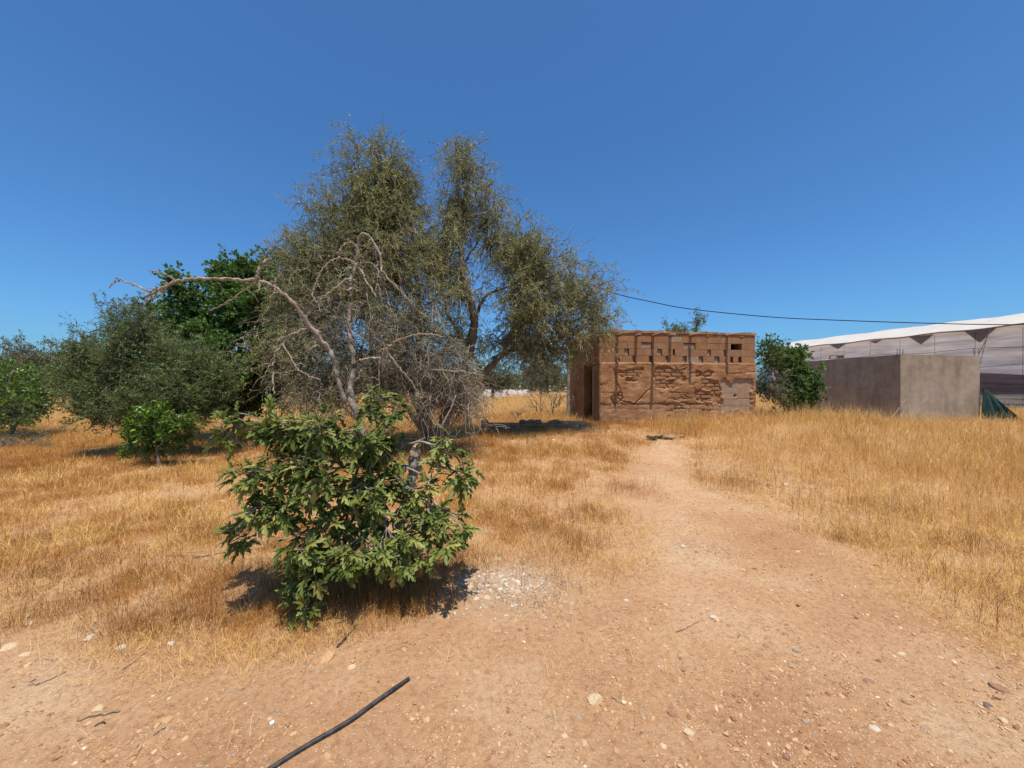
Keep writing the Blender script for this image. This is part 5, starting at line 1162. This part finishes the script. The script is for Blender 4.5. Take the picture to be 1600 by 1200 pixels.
    a[:, 0] = np.where(a[:, 1] > .1, rng.uniform(-.1, .1, n), a[:, 0]); u_ = np.linspace(0, 1, 4)[None, :, None]; tw = a[:, None]+dd[:, None]*u_*rng.uniform(.12, .38, n)[:, None, None]-np.array([0, 0, .12])*u_**2
    V, Fq = tubes(tw, np.linspace(.008, .004, 4)[None], 4); mb.add(V, Fq, .5); link('roof_thatch', mb.mesh('roof_thatch'), M['beam'], t, 'stuff')
    # beam stubs
    for zx, sh in ((374, 2.2), (505, .9), (622, 2.26), (742, .76), (882, 1.6), (1136, 1.35)):
        u, z = HZ(zx, 200); Lb = sh/(math.tan(SUN_EL)/math.cos(0.10))*.92; r = .047
        mb = MB(); limb(mb, [(0, .10, 0), (0.004, -Lb*.5, .006), (.0, -Lb, .0)], r, r*.92, 9, 5, .06, .002); ob = link('beam', mb.mesh('beam', True), M['beam'], t); ob.location = (u, 0, z)
    for zx in (1010, 1240, 1325):                       # sockets where beams are lost: rough lumps of mud
        u, z = HZ(zx, 195)
        for k in range(3):
            me = stone_mesh(1300+zx+k, .65); me.materials.append(M['mudbrick']); ob = bpy.data.objects.new('beam_socket', me); C.objects.link(ob); ob.parent = t
            ob.location = (u+rng.uniform(-.06, .06), -.004, z+rng.uniform(-.05, .05)); s = rng.uniform(.03, .05); ob.scale = (s, s*.6, s)
    # dark timber door leaf standing in the doorway
    mb = MB()
    for k in range(4): mb.box(.09, .13, d0+.03+k*.12, d0+.14+k*.12, -.05, dh-.04)
    link('door', mb.mesh('door'), M['beam'], t)
build_hut()

# ------------------------------------------------------------------ low rubble wall, lintel, pole left of the hut
def rubble_wall():
    Y = 9.9; x0, x1 = (752-800)/F*Y, (872-800)/F*Y; zb = gz(x0, Y)-.08
    t = thing('rubble_wall', ((x0+x1)/2, Y, zb), 'low dark wall of rough stones in the shade left of the hut', 'wall')
    for j in range(5):
        x = x0+(j % 2)*.12
        while x < x1:
            w = random.uniform(.18, .34)
            me = random.choice(stone_variants[.65]).copy(); me.materials.clear(); me.materials.append(M['stonewall'])
            if not (j == 4 and random.random() < .4):
                o = bpy.data.objects.new('stone', me); C.objects.link(o); o.parent = t
                o.location = (x+w/2-(x0+x1)/2, random.uniform(-.03, .03), .05+j*.095); o.scale = (w*.58, .17, .095); o.rotation_euler = (random.uniform(-.1, .1), random.uniform(-.12, .12), random.uniform(-.2, .2))
            x += w*.92
    mb = MB(); mb.box(x0-(x0+x1)/2, x1-(x0+x1)/2, -.06, .08, -.1, .40); link('core', mb.mesh('core'), M['stonewall'], t)
rubble_wall()
Y = 10.0; q0, q1 = P(872, 658, Y), P(914, 658, Y)
mb = MB(); mb.box(0, q1.x-q0.x, -.08, .08, -.09, 0, .006); t = thing('concrete_step', (q0.x, Y, q0.z), 'low concrete slab on two stubs at the left foot of the hut', 'slab')
link('slab', mb.mesh('slab'), M['greyblock'], t)
for dx in (0.02, q1.x-q0.x-.14):
    mb = MB(); mb.box(dx, dx+.12, -.07, .07, -.45, -.092, .004); link('foot', mb.mesh('foot'), M['stonewall'], t)
# utility pole that carries the cable
Y = 12.6; pz = gz((888-800)/F*Y, Y); pt = P(886, 428, Y); pb = P(888, 600, Y)
t = thing('utility_pole', (pb.x, Y, pz), 'thin weathered pole half hidden by the big tree left of the hut', 'pole')
mb = MB(); limb(mb, [(0, 0, -.2), (0.0, 0, 2), (pt.x-pb.x, 0, pt.z-pz+.1)], .06, .045, 10, 4, .03); link('shaft', mb.mesh('shaft', True), M['pole'], t)
mb = MB(); limb(mb, [(-.06+pt.x-pb.x, -.05, pt.z-pz-.02), (.06+pt.x-pb.x, -.05, pt.z-pz-.02)], .018, .018, 8, 2, 0); link('bracket', mb.mesh('bracket', True), M['iron'], t)
# the cable
cpts = [(886, 429, 12.5), (960, 458, 12.3), (1020, 472, 12.0), (1080, 483, 11.8), (1200, 495, 11.4), (1300, 500, 11.0), (1450, 505, 10.5), (1600, 507, 10.0), (1850, 500, 9.4)]
o0 = np.array(P(*cpts[0])); mb = MB(); c = catmull([np.array(P(*q))-o0 for q in cpts], 6); V, Fq = tubes(c[None], np.full((1, len(c)), .013), 6); mb.add(V, Fq)
o = link('overhead_cable', mb.mesh('overhead_cable', True), M['cable']); o.location = o0; tag(o, 'black overhead cable sagging from the big tree over the hut roof', 'cable')

# white tunnel far left of the hut
Y = 38; a, b_ = P(757, 618, Y), P(826, 618, Y); zg = gz(a.x, Y)
t = thing('white_tunnel', (a.x, Y, zg), 'low white plastic tunnel far away in the orange field left of the hut', 'tunnel')
nn2 = 25; aa = np.linspace(0, math.pi, 9); xs = np.linspace(0, b_.x-a.x, nn2); Hh = P(800, 609, Y).z-zg
V = np.array([[x, -math.cos(q)*1.0, math.sin(q)*Hh*(1+.04*math.sin(x*3.1))] for x in xs for q in aa]); i = np.arange(nn2-1)[:, None]*9+np.arange(8)[None]
Fq = np.stack([i, i+9, i+10, i+1], -1).reshape(-1, 4)
link('cover', make_mesh('cover', V, Fq, None, True), M['net'], t)
mb = MB()
for x in xs[::6]:
    c = np.array([[x, -math.cos(q)*1.02, math.sin(q)*Hh*1.02] for q in aa]); V2, F2 = tubes(c[None], np.full((1, 9), .02), 4); mb.add(V2, F2)
link('hoops', mb.mesh('hoops'), M['iron'], t)

# burnt debris in front of the hut
q = gp(1036, 686)
t = thing('debris_heap', q, 'small heap of broken grey slabs and charred scraps where the track ends', 'debris')
for k in range(16):
    me = random.choice(stone_variants[.25]).copy(); me.materials.clear(); me.materials.append(M['greyblock'] if k > 5 else M['dark'])
    o = bpy.data.objects.new('slab_piece' if k > 5 else 'charred_piece', me); C.objects.link(o); o.parent = t
    dx = random.uniform(-.42, .02) if k <= 5 else random.uniform(-.1, .45)
    o.location = (dx, random.uniform(-.12, .12), random.uniform(.01, .07)); s = random.uniform(.06, .13); o.scale = (s, s, s*1.3); o.rotation_euler = (random.uniform(-.3, .3), random.uniform(-.3, .3), random.uniform(0, 6))

# ------------------------------------------------------------------ cement enclosure
def enclosure():
    Yf = 11.4; xl, xr = (1407-800)/F*Yf, (1534-800)/F*Yf; ztop = CAMZ+(600-554)/F*Yf; zb = .15
    t = thing('cement_enclosure', (xl, Yf, zb), 'windowless grey-brown cement walled tank or shed corner beside the greenhouse', 'wall')
    H = ztop-zb; th = .16; Yb = 15.2; xb = (1262-800)/F*14.5
    def slab(name, p0, p1, h0, h1, depth, nx=50, nz=24):
        """a rendered wall from p0 to p1 with an uneven face and top"""
        p0 = np.array(p0, float); p1 = np.array(p1, float); d = (p1-p0)/np.linalg.norm(p1-p0); nrm = np.array([d[1], -d[0]])
        u = np.linspace(0, 1, nx); v = np.linspace(0, 1, nz); Ug, Vg = np.meshgrid(u, v); Ln = np.linalg.norm(p1-p0)
        hh = h0+(h1-h0)*Ug+.02*(fbm(Ug*Ln*3, Ug*0, 301)-.5)
        off = .012*(fbm(Ug*Ln*1.3, Vg*2.4, 303)-.5)
        X = p0[0]+(p1[0]-p0[0])*Ug+nrm[0]*off; Y_ = p0[1]+(p1[1]-p0[1])*Ug+nrm[1]*off; Z = Vg*hh
        Fr = np.stack([X, Y_, Z], -1).reshape(-1, 3); Bk = np.stack([X-nrm[0]*depth, Y_-nrm[1]*depth, Z], -1).reshape(-1, 3)
        i = np.arange(nz-1)[:, None]*nx+np.arange(nx-1)[None]; q = np.stack([i, i+1, i+nx+1, i+nx], -1).reshape(-1, 4); N = nx*nz
        bd = np.array(list(range(nx))+[nx*(k+1)-1 for k in range(1, nz)]+[N-1-k for k in range(1, nx)]+[nx*(nz-1-k) for k in range(1, nz-1)])
        s = np.stack([bd, np.roll(bd, -1), np.roll(bd, -1)+N, bd+N], 1)[:, ::-1]
        mb = MB(); mb.add(np.concatenate([Fr, Bk]), [q, q[:, ::-1]+N, s]); return link(name, mb.mesh(name), M['cement'], t)
    slab('front_wall', (0, 0), (xr-xl, .05), H, H-.03, th)
    slab('side_wall', (xb-xl, Yb-Yf), (-.0, .003+.0), H-.02, H, -0.0+th)
    # starter bars on top
    for px in (1404, 1408, 1414, 1525, 1533):
        x = (px-800)/F*Yf-xl; mb = MB(); limb(mb, [(0, 0, 0), (rng.uniform(-.02, .02), 0, .12), (rng.uniform(-.03, .03), 0, .22)], .007, .007, 5, 2, 0); o = link('steel_bar', mb.mesh('steel_bar'), M['iron'], t); o.location = (x+.02, .07, H-.04)
    # stick leaning at the corner
    o0 = P(1393, 648, Yf-.4); o1 = P(1417, 622, Yf-.1); mb = MB(); limb(mb, [(0, 0, -.1), tuple(np.array(o1)-np.array(o0))], .018, .012, 6, 3, .1)
    s = link('leaning_stick', mb.mesh('leaning_stick', True), M['bark_grey']); s.location = o0; tag(s, 'dark stick leaning at the corner of the cement wall', 'stick')
    # hollow block on the far wall top
    f = .55; p = np.array([xl+(xb-xl)*f, Yf+(Yb-Yf)*f]); o = np.array([p[0]+.08, p[1], zb+H-.0]); mb = MB()
    mb.box(-.2, .2, -.05, .05, 0, .03); mb.box(-.2, .2, -.05, .05, .11, .14); mb.box(-.2, -.17, -.05, .05, .03, .11); mb.box(-.01, .02, -.05, .05, .03, .11); mb.box(.17, .2, -.05, .05, .03, .11); mb.box(.021, .169, .0, .045, .031, .109)
    b2 = link('hollow_block', mb.mesh('hollow_block'), M['greyblock']); b2.location = o; b2.rotation_euler = (0, 0, -.5); tag(b2, 'single hollow building block lying on top of the cement wall', 'block')
    # green tarp hanging off the right end
    nu, nv = 26, 26; u = np.linspace(0, 1, nu); v = np.linspace(0, 1, nv); Ug, Vg = np.meshgrid(u, v)
    top = np.array(P(1537, 607, Yf-.05)); bl = np.array(P(1540, 655, Yf-.1)); brr = np.array(P(1602, 664, Yf-.3)); tr = np.array(P(1546, 612, Yf+.05))
    Pg = ((1-Ug)*(1-Vg))[..., None]*top+(Ug*(1-Vg))[..., None]*tr+((1-Ug)*Vg)[..., None]*bl+(Ug*Vg)[..., None]*brr
    Pg = Pg+np.stack([0*Ug, .07*np.sin(Ug*15+Vg*2)*(.3+Vg), -.12*np.sin(Ug*3.14)*Vg*(1-Vg)*2], -1)
    Pg = Pg-top; bk = Pg+np.array([0, .012, 0]); i = np.arange(nv-1)[:, None]*nu+np.arange(nu-1)[None]; q = np.stack([i, i+1, i+nu+1, i+nu], -1).reshape(-1, 4)
    mb = MB(); mb.add(Pg.reshape(-1, 3), q[:, ::-1]); mb.add(bk.reshape(-1, 3), q); tp = link('green_tarp', mb.mesh('green_tarp', True), M['tarp']); tp.location = top; tag(tp, 'dark green tarp hanging from the right end of the cement wall', 'tarp')
enclosure()

# ------------------------------------------------------------------ greenhouse
def greenhouse():
    # side wall runs from near right to far left
    A = np.array([22.6, 9.5]); B = np.array([19.66, 29.2]); d = (B-A)/np.linalg.norm(B-A); n = np.array([d[1], -d[0]])     # n points inside (+x)
    Ln = np.linalg.norm(B-A); zb = .1
    t = thing('greenhouse', (A[0], A[1], zb), 'large greenhouse with white plastic roof and pale netting walls', 'greenhouse')
    eave = lambda s: 4.05+.02*s*0
    def W3(s, dep, z): return np.stack([d[0]*s+n[0]*dep, d[1]*s+n[1]*dep, z], -1)
    bay = 3.0
    def sheet(name, z0f, z1f, mat, amp, ns=160, nz=30, dep0=0.0, s0=0, s1=None):
        s = np.linspace(s0, s1 if s1 else Ln, ns); v = np.linspace(0, 1, nz); S, Vv = np.meshgrid(s, v); Z0 = z0f(S); Z1 = z1f(S); Z = Z0+(Z1-Z0)*Vv
        sag = amp*np.abs(np.sin(np.pi*S/bay))*np.sin(np.pi*Vv)+amp*2.2*(fbm(S*.8, Vv*7, 401, 5)-.5)*np.sin(np.pi*np.clip(Vv, .06, .94))
        Vt = W3(S, dep0+sag, Z).reshape(-1, 3); i = np.arange(nz-1)[:, None]*ns+np.arange(ns-1)[None]
        return link(name, make_mesh(name, Vt, np.stack([i, i+1, i+ns+1, i+ns], -1).reshape(-1, 4), None, True), mat, t)
    sheet('upper_netting', lambda s: 1.9+.12*np.sin(s*.9)+0*s, lambda s: eave(s)-.02+0*s, M['net'], .16)
    sheet('dark_band', lambda s: 1.07+.03*np.sin(s*2.2), lambda s: 1.93+.12*np.sin(s*.9), M['netdark'], .08, nz=14, dep0=.05)
    sheet('lower_netting', lambda s: 0*s-.05, lambda s: 1.12+0*s, M['netstripe'], .06, nz=14, dep0=-.02)
    # far gable end
    zz = np.array([[0, 0, 0], [0, 9, 0], [0, 9, 4.2], [0, 0, 3.9]], float); E = np.stack([d[0]*Ln+n[0]*zz[:, 1], d[1]*Ln+n[1]*zz[:, 1], zz[:, 2]], -1)
    link('end_netting', make_mesh('end_netting', E, np.array([[0, 1, 2, 3]])), M['net'], t)
    # roof: plastic stretched over ridges running inward
    ns, nr = 220, 30; s = np.linspace(-.3, Ln+.25, ns); r = np.linspace(-.12, 9, nr); S, Rr = np.meshgrid(s, r)
    ph = (S % bay)/bay
    rise = .72*sstep(-.1, 2.6, Rr)
    Z = eave(S)+rise+(.05*np.abs(np.sin(np.pi*ph))-.0)*sstep(-.2, 1.5, Rr)+.05*(fbm(S*1.3, Rr*1.2, 411)-.5)
    Vt = W3(S, Rr, Z).reshape(-1, 3); i = np.arange(nr-1)[:, None]*ns+np.arange(ns-1)[None]
    link('roof_sheet', make_mesh('roof_sheet', Vt, np.stack([i, i+1, i+ns+1, i+ns], -1).reshape(-1, 4), None, True), M['roofsheet'], t)
    # brown edge batten, posts, wires
    k = np.linspace(0, Ln, 60); mb = MB(); V, Fq = tubes(W3(k, np.full(60, -.06), eave(k)-.03+.03*np.sin(k*2.1))[None], np.full((1, 60), .035), 5); mb.add(V, Fq); link('eave_batten', mb.mesh('eave_batten'), M['beam'], t)
    for j in (0, 1, 2):
        s0 = j*bay+.15; mb = MB(); V, Fq = tubes(W3(np.array([s0, s0, s0]), np.array([-.07, -.07, -.04]), np.array([-.1, 2, 3.95]))[None], np.full((1, 3), .035), 6); mb.add(V, Fq); link('post', mb.mesh('post'), M['bark_grey'], t)
    for z, sg in ((1.5, .03), (2.3, .05), (3.1, .04), (.85, .02), (.6, .02), (.35, .02), (1.1, .02)):
        mb = MB(); k = np.linspace(0, Ln, 50); V, Fq = tubes(W3(k, np.full(50, -.10), z+sg*np.sin(k*1.7+z*4))[None], np.full((1, 50), .010), 4); mb.add(V, Fq); link('wire', mb.mesh('wire'), M['iron'], t)
    for s0 in np.arange(.7, Ln, 1.5):
        mb = MB(); V, Fq = tubes(W3(np.array([s0, s0, s0+.05]), np.array([-.2, -.2, -.1]), np.array([-.1, 2, 3.9]))[None], np.full((1, 3), .008), 4); mb.add(V, Fq); link('upright_wire', mb.mesh('upright_wire'), M['iron'], t)
    # eave gaps: triangular panels before the netting, coloured like the shaded interior behind
    for (sx, w, h) in ((1475, 36, 28), (1360, 30, 16), (1308, 22, 10), (1535-5, 44, 34)):
        pass
    for px, wpx, hpx in ((1533, 32, 24), (1441, 28, 16), (1370, 16, 6), (1311, 22, 9)):
        sr = (px-800)/F; # ray x = sr*y
        s0 = (sr*A[1]-A[0])/(d[0]-sr*d[1]); Yq = A[1]+d[1]*s0; w = wpx*.5*Yq/F*1.15; h = hpx*Yq/F*.85
        Z1 = eave(s0)-.07; pts = np.array([[s0-w, Z1], [s0+w, Z1], [s0, Z1-h]]); fr = W3(pts[:, 0], np.full(3, -.09), pts[:, 1]); bk = W3(pts[:, 0], np.full(3, -.07), pts[:, 1])
        mb = MB(); mb.add(np.concatenate([fr, bk]), [np.array([[0, 1, 2], [3, 5, 4]]), np.array([[0, 3, 4, 1], [1, 4, 5, 2], [2, 5, 3, 0]])]); link('gap_shade_panel', mb.mesh('gap_shade_panel'), M['gapshade'], t)
    # guy wires from the eave
    for (p0, p1) in (((1550, 512), (1530, 552)), ((1545, 515), (1518, 620))):
        a = np.array(P(*p0, 17.5))-np.array([A[0], A[1], zb]); b_ = np.array(P(*p1, 13.5))-np.array([A[0], A[1], zb]); mb = MB(); V, Fq = tubes(np.stack([a, (a+b_)/2, b_])[None], np.full((1, 3), .012), 5); mb.add(V, Fq); link('guy_wire', mb.mesh('guy_wire'), M['iron'], t)
M['netstripe'] = net_mat('striped_netting', (0.20, 0.19, 0.165), (0.50, 0.49, 0.47), 0.85)
greenhouse()
